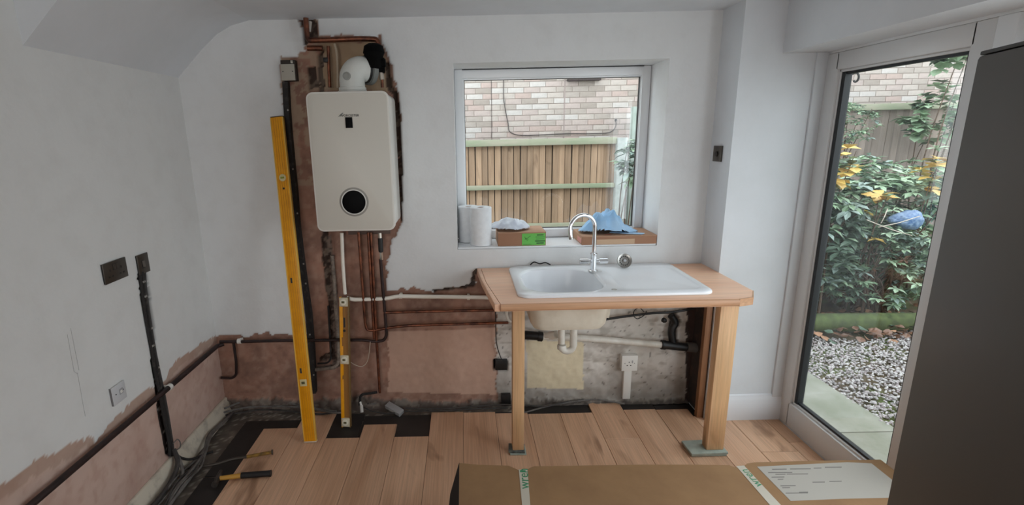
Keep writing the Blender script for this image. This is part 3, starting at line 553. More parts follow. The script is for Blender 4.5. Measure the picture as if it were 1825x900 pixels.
tag(obj('thin_wire', tube(spline([oY(a, b2, 2.865) for a, b2 in ((660,609),(658,628),(654,645),(645,653),(632,650),(622,643))], 8), .0022, 6), M('wire_cream', C(190,176,158), .6)), 'thin cream wire looping down between the levels and copper pipes', 'wire')
# lagged grey pipe and junction box at top left
pipe([(592,455),(597,520),(602,600),(604,645),(596,655),(550,660)], .012, M('plastered_pipe', C(150,138,126), .9, col2=C(100,90,82), scale=30, bump=.5), 'grey plaster covered pipe in the chase, turning left at its foot', 'pipe', bend=.03, yy=2.905)
pipe([(585,545),(588,600),(590,640),(584,647),(566,648)], .006, blk_m, 'black pipe beside the plaster covered pipe', 'pipe', bend=.02, yy=2.90)
jb = thing('junction_box', 'metal junction box with grey cover plate above the black channel', 'junction box', tuple(oY(515, 128, 2.9)))
a_, b_ = oY(501, 115, 2.89), oY(528, 144, 2.89)
obj('back_box', bx(a_.x-.001, b_.x+.004, 2.885, 2.925, b_.z, a_.z+.022, .002), M('box_dark', C(58,50,46), .6, .3), jb); obj('cover_plate', bx(a_.x, b_.x, 2.876, 2.886, b_.z+.001, a_.z, .002), M('plate_zinc', C(170,164,152), .5), jb)
for s in (.012, -.012): obj('screw', cyl(((a_.x+b_.x)/2+s*2.2, 2.8745, (a_.z+b_.z)/2+.005), ((a_.x+b_.x)/2+s*2.2, 2.877, (a_.z+b_.z)/2+.005), .003, n=8), blk, jb)
obj('knockout', bx(b_.x-.02, b_.x-.008, 2.882, 2.887, a_.z+.004, a_.z+.02, .001), M('zinc', C(180,175,165), .4, .6), jb)
def strip(pts, wpx, y0, y1, jit=0, ax_='Y', v=None):          # a flat channel following pixels on a wall plane
    t = bmesh.new(); rows = []
    for (x, y) in pts:
        w = wpx+R.uniform(-jit, jit); r_ = []
        for dx in (-w/2, w/2):
            for dep in (y0, y1):
                p_ = oY(x+dx, y, 2.9) if ax_ == 'Y' else oX(x+dx, y, v)
                p_ = Vector((p_.x, dep, p_.z)) if ax_ == 'Y' else Vector((dep, p_.y, p_.z)); r_.append(t.verts.new(p_))
        rows.append(r_)
    for a, b2 in zip(rows, rows[1:]):
        for i, j in ((0,2),(2,3),(3,1),(1,0)): t.faces.new((a[i], a[j], b2[j], b2[i]))
    t.faces.new((rows[0][0], rows[0][1], rows[0][3], rows[0][2])); t.faces.new((rows[-1][0], rows[-1][2], rows[-1][3], rows[-1][1])); bmesh.ops.recalc_face_normals(t, faces=t.faces[:]); return t
ch = thing('cable_channel', 'black cable channel running down the back wall beside the long level', 'cable channel', tuple(oY(555, 700, 2.9)))
obj('channel_cover', strip([(509,146),(511,190),(514,230),(519,290),(524,340),(529,400),(535,450),(542,500),(550,560),(555,620),(558,700)], 9.5, 2.888, 2.93, 1.2), blk_m, ch, smooth=False)
for k, (px, py) in enumerate(((513,196),(522,301),(530,380),(541,470),(545,505),(552,596),(559,668))):
    q = oY(px, py, 2.886); obj('fixing_clip', bx(q.x-.004, q.x+.004, 2.883, 2.889, q.z-.006, q.z+.004, .001), M('clip_grey', C(150,146,140), .5), ch)
obj('plaster_edge', strip([(515,228),(522,300),(531,400),(540,480),(548,560),(552,600)], 2.2, 2.905, 2.93, .6), M('edge_bead', C(170,160,150), .8), ch, smooth=False)
# left wall cables in the slot
cs = thing('cable_drop', 'bundle of black cables dropping down the left wall slot', 'cables', tuple(oX(300, 800, XL)))
SP = ((253,484),(257,520),(264,570),(272,620),(280,660),(288,700),(296,745),(303,785),(307,812))
for k, dx in enumerate((-3.5, 0, 3.5)):
    obj('cable', tube(spline([oX(x+dx+R.uniform(-1,1), y, XL+.004+.003*(k % 2)) for x, y in SP], 5), .0075, 8), blk_m if k != 2 else gcable_d, cs)
for px, py in ((257,502),(260,528),(271,585),(273,616),(283,655)): q = oX(px, py, XL+.012); obj('cable_tie', bx(q.x-.003, q.x+.002, q.y-.008, q.y+.008, q.z-.005, q.z+.005, .001), M('tie_grey', C(160,156,150), .5), cs)
# cables on the floor
def fl_c(pts, r, mt, lab, grp='cables along the foot of the walls'):
    return tag(obj('floor_cable', tube(spline([oZ(x, y, z) for x, y, z in pts], 7), r, 7), mt), lab, 'cable', grp)
for k in range(10):
    w = []
    for q, y in enumerate((2.86, 2.72, 2.58, 2.44, 2.30, 2.16, 2.02, 1.88, 1.70, 1.45, 1.1)):
        sp_ = .018 if y > 2.4 else .075
        w.append(Vector((-1.515+.03*(y < 2.5)-.004*(y < 2.1)+sp_*(k/9-.35)+R.uniform(-.006,.006)*(1+2*(y < 2.4)), y, .004+.012*((k*3+q) % 3)+(.012 if y > 2.4 else R.uniform(0,.016)))))
    tag(obj('floor_cable', tube(spline(w, 6), .005+.0012*(k % 3), 7), (gcable, gcable_d, gcable)[k % 3]), 'grey cable in the bundle lying along the left wall', 'cable', 'grey cables bundled along the left wall')
back = [([(400,728,.06),(425,718,.06),(455,712,.06),(490,712,.06),(530,722,.04),(560,728,.03),(600,733,.02)], 'grey cable arching along the back wall foot left of the long level'),
 ([(395,736,.04),(440,726,.03),(500,724,.03),(545,727,.03),(590,735,.02),(612,735,.02)], 'grey cable lying just below the arching one left of the long level'),
 ([(392,742,.02),(430,735,.01),(470,730,.01),(520,733,.01),(570,738,.01),(615,732,.01)], 'lowest dark cable along the back wall left of the long level'),
 ([(648,715,.03),(664,720,.03),(680,716,.03),(700,720,.03)], 'grey cable curving into the grey connector box'),
 ([(648,726,.02),(665,733,.01),(690,737,.01),(712,735,.01)], 'grey cable looping under the grey connector box'),
 ([(722,727,.03),(760,729,.02),(810,727,.02),(850,724,.02),(900,721,.03),(925,725,.02)], 'dark cable running right from the grey connector box'),
 ([(650,712,.05),(657,708,.05),(662,714,.04),(655,720,.03)], 'small loop of grey cable left of the connector box'),
 ([(722,733,.01),(780,732,.008),(840,729,.008),(905,727,.008)], 'second dark cable just below the one right of the connector'),
 ([(935,735,.01),(980,723,.02),(1020,716,.03),(1060,712,.03),(1090,716,.02),(1113,720,.01)], 'grey cable behind the left post running to the socket trunking'),
 ([(936,722,.04),(965,724,.03),(1000,718,.03),(1040,712,.03)], 'grey cable lying along the rough wall foot under the sink')]
for k, (pts, lab) in enumerate(back): fl_c(pts, .006 if k < 3 else .005, gcable if k in (0,1,3,8) else gcable_d, lab)
for lab, r_, mt, W_ in (('black cable end kinking right from the slot at the floor', .007, blk_m, ((.012,2.315,.12),(.05,2.31,.085),(.075,2.36,.04),(.10,2.44,.012),(.13,2.47,.008))),
    ('thick grey cable spreading left from the slot at the floor', .012, gcable_d, ((.014,2.318,.13),(.05,2.28,.08),(.062,2.20,.045),(.07,2.08,.035),(.06,1.95,.03))),
    ('short thick cable below the slot between the two others', .009, gcable, ((.012,2.322,.12),(.055,2.29,.08),(.09,2.24,.04),(.105,2.16,.03)))):
    tag(obj('floor_cable', tube(spline([Vector((XL+a, b2, c_)) for a, b2, c_ in W_], 7), r_, 8), mt), lab, 'cable', 'cables along the foot of the walls')
tag(obj('cable_loop', tube(spline([oX(x, y, XL+.02) for x, y in ((309,790),(316,783),(321,788),(321,797),(315,802))], 6), .003, 6), gcable), 'small loop of thin cable beside the wall slot near the floor', 'cable')
cbx = thing('connector_box', 'grey cable connector box lying at the foot of the back wall', 'connector', tuple(oZ(705, 728, 0)))
q0 = oZ(703, 729, .02); mm = aim(q0, (0,-.35,1), (1,-.75,0)); b = bx(-.062, .062, -.022, .022, -.014, .016, .003); b.transform(mm) if hasattr(b,'transform') else None; obj('body', b, M('connector_grey', C(150,150,150), .5), cbx); b = bx(-.03, .035, -.0225, -.0215, -.008, .008); b.transform(mm); obj('label', b, M('label_pale', C(190,188,184), .6), cbx, smooth=False)
fe = thing('pipe_fitting', 'small white plastic pipe end standing left of the connector box', 'fitting', tuple(oZ(643, 735, 0)))
obj('tail', cyl(oY(642,716,2.84), oY(644,724,2.83), .006, n=10), wplast, fe); obj('cap', cyl(oY(644,722,2.83), oY(645,735,2.81), .0105, n=12), M('fitting_grey', C(190,186,180), .5), fe)
# ------------------------------------------------------------------ sockets and switches
def plate_left(cx_, cz_, w, h, mt, name, lab, cat):
    t = thing(name, lab, cat, (XL, cx_, cz_)); obj('back_plate', bx(XL-.002, XL+.006, cx_-w/2+.002, cx_+w/2-.002, cz_-h/2+.002, cz_+h/2-.002), blk if mt is bronze else wplast, t); obj('face_plate', bx(XL+.005, XL+.011, cx_-w/2, cx_+w/2, cz_-h/2, cz_+h/2, .002), mt, t); return t
s1 = plate_left(2.150, 1.160, .150, .092, bronze, 'double_socket', 'dark bronze double socket on the left wall', 'socket')
for s in (-1, 1):
    cy = 2.15+s*.036
    for dy, dz, w, h in ((0,.010,.005,.009),(-.011,-.018,.008,.006),(.011,-.018,.008,.006)): obj('pin_hole', bx(XL+.010, XL+.0118, cy+dy-w/2*1.3, cy+dy+w/2*1.3, 1.16+dz-h/2*1.3, 1.16+dz+h/2*1.3), blk, s1, smooth=False)
    obj('rocker', bx(XL+.010, XL+.0145, 2.15+s*.0085-.0065, 2.15+s*.0085+.0065, 1.16+.009, 1.16+.033, .001), bronze, s1); obj('rocker_gap', bx(XL+.0105, XL+.0122, 2.15+s*.0085-.008, 2.15+s*.0085+.008, 1.16+.007, 1.16+.035), blk, s1, smooth=False)
s2 = plate_left(2.345, 1.142, .082, .096, bronze, 'fused_switch', 'dark bronze fused switch at the top of the black cable slot', 'switch')
obj('rocker_gap', bx(XL+.0105, XL+.0122, 2.330, 2.346, 1.121, 1.161), blk, s2, smooth=False); obj('rocker', bx(XL+.010, XL+.0155, 2.334, 2.350, 1.126, 1.158, .002), M('rocker_grey', C(110,104,98), .4, .5), s2)
s3 = plate_left(2.028, .622, .086, .086, M('old_white_plate', C(205,206,208), .45), 'telephone_socket', 'white telephone socket low on the left wall', 'socket')
obj('side_shadow_gap', bx(XL+.0, XL+.009, 1.984, 1.986, .58, .664), M('plate_side_grey', C(110,108,108), .6), s3)
sh = obj('shutter', bx(XL+.010, XL+.0125, 2.028, 2.052, .612, .638, .001), M('shutter_grey', C(160,160,162), .5), s3); obj('cover', bx(XL+.011, XL+.0135, 2.033, 2.047, .616, .630, .001), wplast, sh)
for dy in (-.022, .026): obj('screw', cyl((XL+.010, 2.028+dy, .626), (XL+.0125, 2.028+dy, .626), .0032, n=8), blk, s3)
s4 = thing('light_switch', 'dark bronze light switch on the side of the pier', 'switch', (XR, 2.83, 1.59))
obj('face_plate', bx(XR-.009, XR+.001, 2.785, 2.875, 1.545, 1.632, .002), bronze, s4); obj('dial', cyl((XR-.016, 2.83, 1.588), (XR-.008, 2.83, 1.588), .014, n=20), M('knob_dark', C(50,45,42), .3, .6), s4); obj('rocker', bx(XR-.0125, XR-.008, 2.822, 2.838, 1.57, 1.606, .001), bronze, s4)
s5 = thing('single_socket', 'white surface mounted socket low on the rough wall under the worktop', 'socket', tuple(oY(1123, 646, 2.9)))
a_, b_ = oY(1109, 634, 2.885), oY(1135, 660, 2.885)
obj('pattress', bx(a_.x, b_.x-.002, 2.888, 2.93, b_.z, a_.z, .003), wplast, s5); obj('face_plate', bx(a_.x-.001, b_.x, 2.880, 2.889, b_.z-.001, a_.z+.001, .002), wplast, s5)
cx_, cz_ = (a_.x+b_.x)/2, (a_.z+b_.z)/2
for dx, dz, w, h in ((-.005,.008,.004,.008),(-.016,-.014,.007,.005),(.006,-.014,.007,.005),(-.031,.0,.004,.004),(.029,.0,.004,.004)): obj('pin_hole', bx(cx_+dx-w/2, cx_+dx+w/2, 2.8790, 2.8805, cz_+dz-h/2, cz_+dz+h/2), blk, s5, smooth=False)
obj('rocker', bx(cx_+.012, cx_+.02, 2.8775, 2.881, cz_+.002, cz_+.02, .001), M('rocker_shade', C(170,170,172), .5), s5)
a_, b_ = oY(1113, 660, 2.895), oY(1124, 714, 2.895); tag(obj('socket_trunking', bx(a_.x, b_.x-.002, 2.90, 2.93, .03, a_.z-.001, .003), wplast), 'white mini trunking running down from the single socket to the floor', 'trunking')
# ------------------------------------------------------------------ waste pipework under the sink
tr = thing('bottle_trap', 'white plastic U trap below the sink bowl', 'trap', (.56, 2.58, .5)); yT = 2.58
P = [oY(999,590,yT), oY(999,612,yT)]; q = oY(1022,590,yT)
obj('inlet_tube', cyl(Vector((oY(1000,586,yT).x, yT, .7295)), oY(1001,612,yT), .019, n=16), wpipe, tr); obj('outlet_tube', cyl(Vector((oY(1022,586,yT).x, yT, .7295)), oY(1022,615,yT), .021, n=16), wpipe, tr)
u0, u1 = oY(1000,612,yT), oY(1022,612,yT); rr_ = (u1.x-u0.x)/2; cc = (u0+u1)/2
obj('bend', tube([Vector((cc.x-rr_*math.cos(t_)*1.0, yT, cc.z-.012-rr_*1.0*math.sin(t_))) for t_ in [math.pi*i/16 for i in range(17)]], .0185, 16), wpipe, tr)
obj('nut', lathe([(.024,0),(.026,.004),(.026,.02),(.024,.024),(.020,.026)], oY(1001,622,yT), n=14), wpipe, tr); obj('side_branch', cyl(oY(985,598,yT+.06), oY(972,598,yT+.1), .016, n=14), wpipe, tr); obj('side_nut', cyl(oY(992,596,yT+.03), oY(980,598,yT+.07), .023, n=12, bev=.003), wpipe, tr)
pipe([(940,597),(975,600),(1000,600),(1060,604),(1182,615)], .0205, wpipe, 'thick white waste pipe sloping right along the rough wall', 'waste_pipe', group='waste pipes', yy=2.87, n=16, bend=.02)
c = thing('pipe_coupling', 'black plastic coupling at the left end of the waste pipe behind the post', 'coupling', tuple(oY(950, 597, 2.87)), 'black pipe couplings')
obj('body', cyl(oY(934,597,2.86), oY(962,599,2.86), .027, n=16, bev=.004), blk, c); obj('collar', cyl(oY(958,599,2.86), oY(967,600,2.86), .031, n=16, bev=.003), blk, c)
c = thing('pipe_tee', 'black plastic tee at the right end of the white waste pipe', 'coupling', tuple(oY(1205, 616, 2.87)), 'black pipe couplings')
obj('body', cyl(oY(1180,614,2.87), oY(1224,619,2.87), .026, n=16, bev=.004), blk, c); obj('riser', tube(spline([oY(1200,616,2.88), oY(1197,590,2.885), oY(1203,575,2.885), oY(1196,562,2.885)], 6), .022, 12), blk, c); obj('collar', cyl(oY(1178,614,2.87), oY(1186,615,2.87), .030, n=16, bev=.003), blk, c)
pipe([(1224,618),(1246,620)], .03, M('grey_pipe', C(96,92,88), .6), 'short grey pipe into the dark corner behind the tee', 'grey_pipe', yy=2.87, n=16)
tag(obj('black_cable', tube(spline([oY(x, y, 2.885) for x, y in ((1075,570),(1100,566),(1130,562),(1165,558),(1200,556),(1235,550))], 6), .008, 8), blk), 'black cable along the top of the rough wall under the worktop', 'cable')
tag(obj('cable_loop', tube(spline([oY(x, y, 2.875) for x, y in ((1148,556),(1140,549),(1131,553),(1129,562),(1135,568),(1142,566),(1150,560),(1152,554))], 6), .0028, 6), blk), 'thin black cable loop under the worktop', 'cable')
tag(obj('stop_tap', lathe([(.008,0),(.016,.006),(.016,.02),(.008,.03)], oY(1180,569,2.885), (.6,-1,-.2), 10), blk), 'small black stop tap on the rough wall left of the tee', 'tap')
pb = thing('plaster_box', 'black socket back box left of the front left post', 'back box', tuple(oY(892, 650, 2.92))); a_, b_ = oY(883, 642, 2.9), oY(904, 660, 2.9)
obj('box', bx(a_.x, b_.x, 2.905, 2.95, b_.z, a_.z, .002), blk, pb)
tag(obj('black_cable', tube(spline([oY(x, y, 2.895) for x, y in ((883,556),(884,600),(885,612),(889,628),(895,643))], 6), .003, 6), blk), 'black cable hanging down to the black back box', 'cable')
tag(obj('black_box_foot', bx(*(lambda a, b2: (a.x, b2.x, 2.89, 2.925, b2.z, a.z))(oY(893,703,2.9), oY(910,722,2.9)), .004), blk), 'black box at the wall foot behind the left post', 'box')
tag(obj('white_hook_pipe', tube(spline([oY(x, y, 2.86) for x, y in ((903,552),(903,562),(906,570),(911,574))], 5), .009, 10), wpipe), 'small white elbow pipe behind the left post top', 'pipe')
# dark wiring poking out behind the worktop
tag(obj('loose_wire', tube(spline([oY(x, y, 2.905) for x, y in ((945,472),(952,467),(962,470),(972,468),(981,472))], 6), .004, 6), blk_m), 'black loose wire behind the worktop left of the tap', 'wire')
# ------------------------------------------------------------------ spirit levels
def level(base, top, w, t_, lab, long_):
    L = (top-base).length; o = thing('spirit_level', lab, 'level', tuple(base), 'spirit levels'); o.matrix_world = aim(base, top-base, (1,-.1,0))
    if long_:
        obj('body', bx(-w/2, w/2, 0, t_, .006, L-.004, .003), yel, o, local=True)
        for x in (-w*.28, -w*.1, w*.1, w*.28): obj('groove', bx(x-.0009, x+.0009, -.0012, .002, .01, L-.01), M('yellow_ridge', C(205,132,10), .4), o, local=True, smooth=False)
        for s in (-1, 1): obj('edge_strip', bx(s*w/2-.003, s*w/2+.003, -.002, t_*.6, .008, L-.006, .0008), M('yellow_pale', C(226,180,80), .4), o, local=True)
        obj('end_cap', bx(-w/2-.001, w/2+.001, -.001, t_+.001, 0, .007, .001), M('endcap_pale', C(214,200,180), .5), o, local=True); obj('end_cap', bx(-w/2-.001, w/2+.001, -.001, t_+.001, L-.005, L, .001), M('endcap_dark', C(70,50,30), .5), o, local=True)
        hz = L*.815; vh = obj('vial_housing', lathe([(.020,0),(.020,.003),(.016,.004)], (0, 0, L-.34), (0,-1,0), 24), M('vial_cream', C(214,200,150), .5), o, local=True); b = cyl((-.010,-.004,L-.34), (.010,-.004,L-.34), .005, n=10); obj('vial', b, M('vial_green', C(150,160,60), .2), vh, local=True)
        obj('hang_hole', cyl((0,-.0014,L-.40), (0,.003,L-.40), .006, n=14), blk, o, local=True)
        zc = .355; vh = obj('vial_housing', bx(-.024, .017, -.003, .002, zc-.020, zc+.020, .002), M('vial_cream', C(214,200,150), .5), o, local=True); obj('vial', bx(-.014, .007, -.0045, 0, zc-.008, zc+.008, .002), M('vial_olive', C(92,86,50), .3), vh, local=True)
        for z in (L*.5, L*.22): obj('stamp', bx(-.016, -.006, -.0016, 0, z, z+.03), ink, o, local=True, smooth=False)
    else:
        obj('web', bx(-w/2+.004, w/2-.004, t_*.35, t_*.6, .003, L-.003), M('web_bronze', C(150,104,44), .45), o, local=True)
        obj('rail', bx(-w/2, -w/2+.010, 0, t_, 0, L, .002), yel, o, local=True); obj('rail', bx(w/2-.007, w/2, 0, t_, 0, L, .002), M('rail_dark', C(120,92,52), .45), o, local=True, label='dark side rail')
        for z0, z1 in ((.055,.30),(.325,.505),(.56,L-.06)): obj('face_strip', bx(-w/2+.008, -w/2+.018, t_*.1, t_*.5, z0, z1, .001), yel, o, local=True)
        for zc in (.032, L*.525, L-.030):
            b = bx(-w/2+.001, w/2-.004, -.002, t_*.7, zc-.027, zc+.027, .003); vh = obj('vial_housing', b, M('housing_cream', C(206,196,170), .5), o, local=True)
            obj('vial_ring', lathe([(.019,0),(.019,.003),(.015,.004)], (-.003, -.002, zc), (0,-1,0), 22), M('ring_cream', C(226,220,200), .4), vh, local=True); obj('vial', bx(-.013, .007, -.0075, -.001, zc-.007, zc+.007, .003), M('vial_olive', C(92,86,50), .3), vh, local=True)
        obj('hang_hole', cyl((-.002, t_*.30, .60), (-.002, t_*.40, .60), .008, n=14), blk, o, local=True); obj('stamp', bx(-.006, .004, t_*.32, t_*.36, .62, .68), ink, o, local=True, smooth=False)
    return o
level(Vector((-.918, 2.541, .004)), Vector((-1.027, 2.846, 1.845)), .069, .026, 'long yellow box level leaning against the back wall', True)
level(Vector((-.749, 2.704, -.008)), Vector((-.731, 2.832, .788)), .058, .026, 'short yellow level with three vials leaning left of the copper pipes', False)
# ------------------------------------------------------------------ hammers
hm = thing('hammer', 'yellow and black handled hammer lying across the floor edge', 'hammer', tuple(oZ(395, 853, 0)), 'hammers on the floor'); h0 = oZ(388,853,.02); h1_ = oZ(402,850,.02); h2_ = oZ(430,847.5,.018); h3 = oZ(483,843.5,.018)
obj('handle', cyl(h0, h2_, .011, .013, n=14), M('handle_yellow', C(196,146,58), .5), hm); obj('grip', tube([h2_, h2_.lerp(h3,.3), h2_.lerp(h3,.6), h2_.lerp(h3,.9), h3], lambda s: .0155 if s < .8 else .017, 14), M('grip_black', C(20,19,19), .6), hm)
mm = aim(h0, (0.1,.3,1), (h3-h0)); d_ = Vector((h3-h0)).normalized(); n_ = Vector((-d_.y, d_.x, 0)).normalized()
obj('head', tube([h0+n_*.055+Vector((0,0,.004)), h0+n_*.03, h0, h0-n_*.03, h0-n_*.034, h0-n_*.05], lambda s: (.010, .012, .016, .012, .016, .016)[min(5, int(s*5.01))], 10), M('forged_steel', C(92,86,82), .5, .6, C(60,56,52), 30), hm)
cs2 = thing('pry_bar', 'slim steel bar with yellow handle lying behind the hammer', 'bar', tuple(oZ(415, 818, 0)), 'hammers on the floor'); a_ = [oZ(332,834,.012), oZ(380,828,.014), oZ(415,818,.018), oZ(440,814,.022), oZ(484,806,.022)]
obj('shaft', tube(spline(a_[:4], 4), .008, 8), M('shaft_dark', C(72,66,60), .5, .5), cs2); obj('handle', tube(a_[3:4]+[a_[3].lerp(a_[4],.5), a_[4]], .0095, 10), M('handle_amber', C(150,112,40), .5, col2=C(90,66,26), scale=40), cs2); obj('end_cap', cyl(a_[4], a_[4]+(a_[4]-a_[3]).normalized()*.007, .014, n=14), M('cap_dark', C(60,48,40), .4), cs2)
# ------------------------------------------------------------------ window sill items
SZ = WZ0+.012
def roll(x, y, r, h, lab):
    o = thing('paper_roll', lab, 'paper roll', (x, y, SZ), 'paper rolls on the window sill')
    obj('paper', lathe([(.020,.001),(r-.003,.001),(r,.004),(r,h-.004),(r-.003,h),(.021,h-.001),(.0205,h-.02)], (x, y, SZ), n=40), M('paper_white', C(236,238,240), .9, col2=C(228,230,232), scale=30, bump=.2), o); obj('core', lathe([(.021,h-.06),(.021,h-.004),(.019,h-.004),(.019,h-.06)], (x, y, SZ), n=20), card_l, o)
roll(.030, 3.105, .062, .228, 'white paper roll at the left end of the sill, half hidden behind the other'); roll(.105, 3.0, .067, .235, 'white paper roll on the sill, the nearer and right one')
def carton(x0, x1, y0, y1, h, lab, mt=card_l):
    o = thing('carton', lab, 'box', ((x0+x1)/2, (y0+y1)/2, SZ), 'cartons on the window sill')
    obj('front', bx(x0, x1, y0, y0+.004, SZ+.001, SZ+h, .001), M('carton_front', C(160,118,92), .8), o); b = bx(x0, x0+.004, y0+.004, y1, SZ+.001, SZ+h); bx(x1-.004, x1, y0+.004, y1, SZ+.001, SZ+h, bm=b); bx(x0+.004, x1-.004, y1-.004, y1, SZ+.001, SZ+h, bm=b); obj('side', b, mt, o, smooth=False)
    obj('lid', bx(x0-.001, x1+.001, y0-.001, y1+.001, SZ+h, SZ+h+.004, .001), mt, o); return o
c1 = carton(.207, .497, 2.935, 3.15, .080, 'small cardboard carton with green label on the sill')
obj('label', bx(.352, .494, 2.9335, 2.9355, SZ+.004, SZ+.076), M('label_green', C(106,190,84), .6), c1, smooth=False)
for i, (dx, w) in enumerate(((.0,.04),(.0,.055),(0,.05),(0,.06),(.0,.045))): z = SZ+.066-.0125*i; obj('print', bx(.462-w/2, .462+w/2, 2.9325, 2.934, z-.0025 if i in (0,3,4) else z-.001, z+.0025 if i in (0,3,4) else z+.001), ink, c1, smooth=False)
obj('print', bx(.358, .41, 2.9325, 2.934, SZ+.009, SZ+.0105), ink, c1, smooth=False)
obj('handwriting', tube([Vector((.367+.0+x*.9, 2.933, SZ+.035+z)) for x, z in ((.002,.022),(.006,.012),(.004,.004),(.010,.01),(.016,.016),(.012,.006),(.018,-.002),(.024,.004),(.020,.012),(.03,.02),(.042,.026))], .0009, 5), ink, c1)
c2 = carton(.712, 1.163, 2.915, 3.165, .050, 'wide flat cardboard carton under the blue cloth')
obj('label', bx(.80, 1.03, 2.913, 2.9155, SZ+.004, SZ+.034), M('tape_tan', C(196,164,134), .7), c2, smooth=False)
obj('print', bx(.7105, .7122, 2.93, 3.03, SZ+.008, SZ+.038), M('red_print', C(214,150,138), .7), c2, smooth=False); obj('print', bx(.86, .90, 2.95, 2.965, SZ+.0542, SZ+.0546), M('red_print2', C(220,120,96), .7), c2, smooth=False)
def cloth(name, outline_c, sx, sy, H, seed, mt, lab, cat, z0, sharp=1., n=46, ridge=None):
    t = bmesh.new(); g = [[None]*n for _ in range(n)]; u, v = np.meshgrid(np.linspace(-1,1,n), np.linspace(-1,1,n), indexing='ij')
    rr = np.clip(1-np.sqrt(u**2*.9+v**2*.9), 0, 1); hgt = H*((1-(1-rr)**2)**.8)*(.45+.9*fbm(u+3, v+3, 1.6, seed))*(1+.8*(np.abs(fbm(u+3, v*.7+3, 2.6, seed+3, 2)-.5))*sharp)
    if ridge: hgt = hgt*ridge(u, v)
    wx = u*sx*(.85+.4*fbm(u+3, v+3, 1.2, seed+7)); wy = v*sy*(.85+.4*fbm(u+3, v+3, 1.2, seed+9))
    for i in range(n):
        for j in range(n): g[i][j] = t.verts.new((outline_c[0]+wx[i,j], outline_c[1]+wy[i,j], z0+.001+max(hgt[i,j], 0)))
    for i in range(n-1):
        for j in range(n-1):
            if (u[i,j]**2+v[i,j]**2) < .99: t.faces.new((g[i][j], g[i+1][j], g[i+1][j+1], g[i][j+1]))
    bmesh.ops.delete(t, geom=[v_ for v_ in t.verts if not v_.link_faces], context='VERTS'); r = bmesh.ops.solidify(t, geom=t.faces[:], thickness=-.0012)
    o = obj(name, t, mt)
    for p_ in o.data.polygons: p_.use_smooth = True
    a_ = o.data.attributes.get('sharp_edge')
    if a_: o.data.attributes.remove(a_)
    return tag(o, lab, cat)
cloth('plastic_bag', (.285, 3.045), .115, .085, .075, 9, M('thin_white_plastic', C(222,228,236), .3, col2=C(200,206,220), scale=20), 'crumpled white plastic bag on the small carton', 'bag', SZ+.085, .9)
cloth('blue_cloth', (.90, 3.05), .17, .11, .125, 11, M('blue_cloth_fabric', C(150,194,234), .9, col2=C(178,210,238), scale=7, bump=.3, bscale=90), 'pale blue crumpled cloth on the flat carton', 'cloth', SZ+.0545, 1.2, 46, lambda u, v: np.clip(1.15-.85*np.abs(u+.1), .12, 1.2)*(1+.25*np.sin(u*9+v*2)))
b = poly([Vector(p) for p in ((.96,3.06,SZ+.062),(1.03,2.99,SZ+.062),(1.10,2.945,SZ+.062),(1.075,2.925,SZ+.0615),(.99,2.95,SZ+.0615),(.90,3.0,SZ+.0615))], (0,0,-.005), .002)
tag(obj('blue_cloth', b, MATS['blue_cloth_fabric']), 'flat corner of pale blue cloth hanging towards the carton front', 'cloth')
# ------------------------------------------------------------------ long cardboard box at the front
bz = .30; bxo = thing('cardboard_box', 'long brown cardboard box lying in the foreground', 'box', (.85, 1.6, 0))
def bp_(x, y): p = oZ(x, y, bz); return (p.x, p.y)
edge = [bp_(*p) for p in ((818,825),(850,828),(906,830),(916,834),(925,838),(939,838),(944,834),(952,831),(1020,830),(1140,828),(1240,828),(1300,829),(1310,833),(1324,832),(1332,826),(1345,824),(1420,822),(1505,820))]+[(1.80, 1.885)]
tp_ = edge+[(1.80, 1.30), (edge[0][0], 1.30)]
obj('lid', poly([Vector((x, y, bz)) for x, y in tp_], (0,0,-.006), 0), card, bxo, smooth=False)
obj('side', bx(edge[0][0]+.004, 1.796, 1.305, 1.862, .001, bz-.006), card, bxo, smooth=False)
obj('end_flap', poly([Vector(p) for p in ((-.044,1.925,bz+.001),(-.044,1.30,bz+.001),(-.095,1.30,bz-.05),(-.084,1.70,bz-.03),(-.080,1.755,bz-.02))], (.004,0,-.003), 0), card_gap, bxo, smooth=False, label='open end flap, coloured dark for the shadowed gap')  # near-black flap colour stands in for the shadowed gap at the box end
def flat(pts, h, mt, name, lab=None): return obj(name, poly([Vector((x, y, bz+.0004)) for x, y in pts], (0,0,h)), mt, bxo, smooth=False, label=lab)
flat([bp_(924.5,837),bp_(940,837),bp_(945.5,905),bp_(931,905)], .0008, tape, 'tape'); flat([bp_(1312,831),bp_(1326,830),bp_(1396,905),bp_(1376,905)], .0008, tape, 'tape')
flat([bp_(1349,832),bp_(1510,824),(1.74,1.86),(1.74,1.655),bp_(1505,889),bp_(1409,893)], .0006, M('shipping_label', C(172,166,156), .6), 'shipping_label', 'pale shipping label with faint print')
t1 = Vector((*bp_(933.5, 845), bz+.0016)); t2 = Vector((*bp_(936, 885), bz+.0016)); dw = (t1-t2).normalized()
text('lettering', 'wren', .062, green_ink, bxo, t1-dw*.028, dw, (-dw.y, dw.x, 0), .0002)
flat([bp_(926.5,838.5),bp_(936.5,838.5),bp_(937,842),bp_(926.8,842)], .0011, green_ink, 'tape_mark')
t1 = Vector((*bp_(1326, 838), bz+.0016)); t2 = Vector((*bp_(1352, 866), bz+.0016)); dw = (t1-t2).normalized(); text('lettering', 'wren', .052, green_ink, bxo, (t1+t2)/2, dw, (-dw.y, dw.x, 0), .0002)
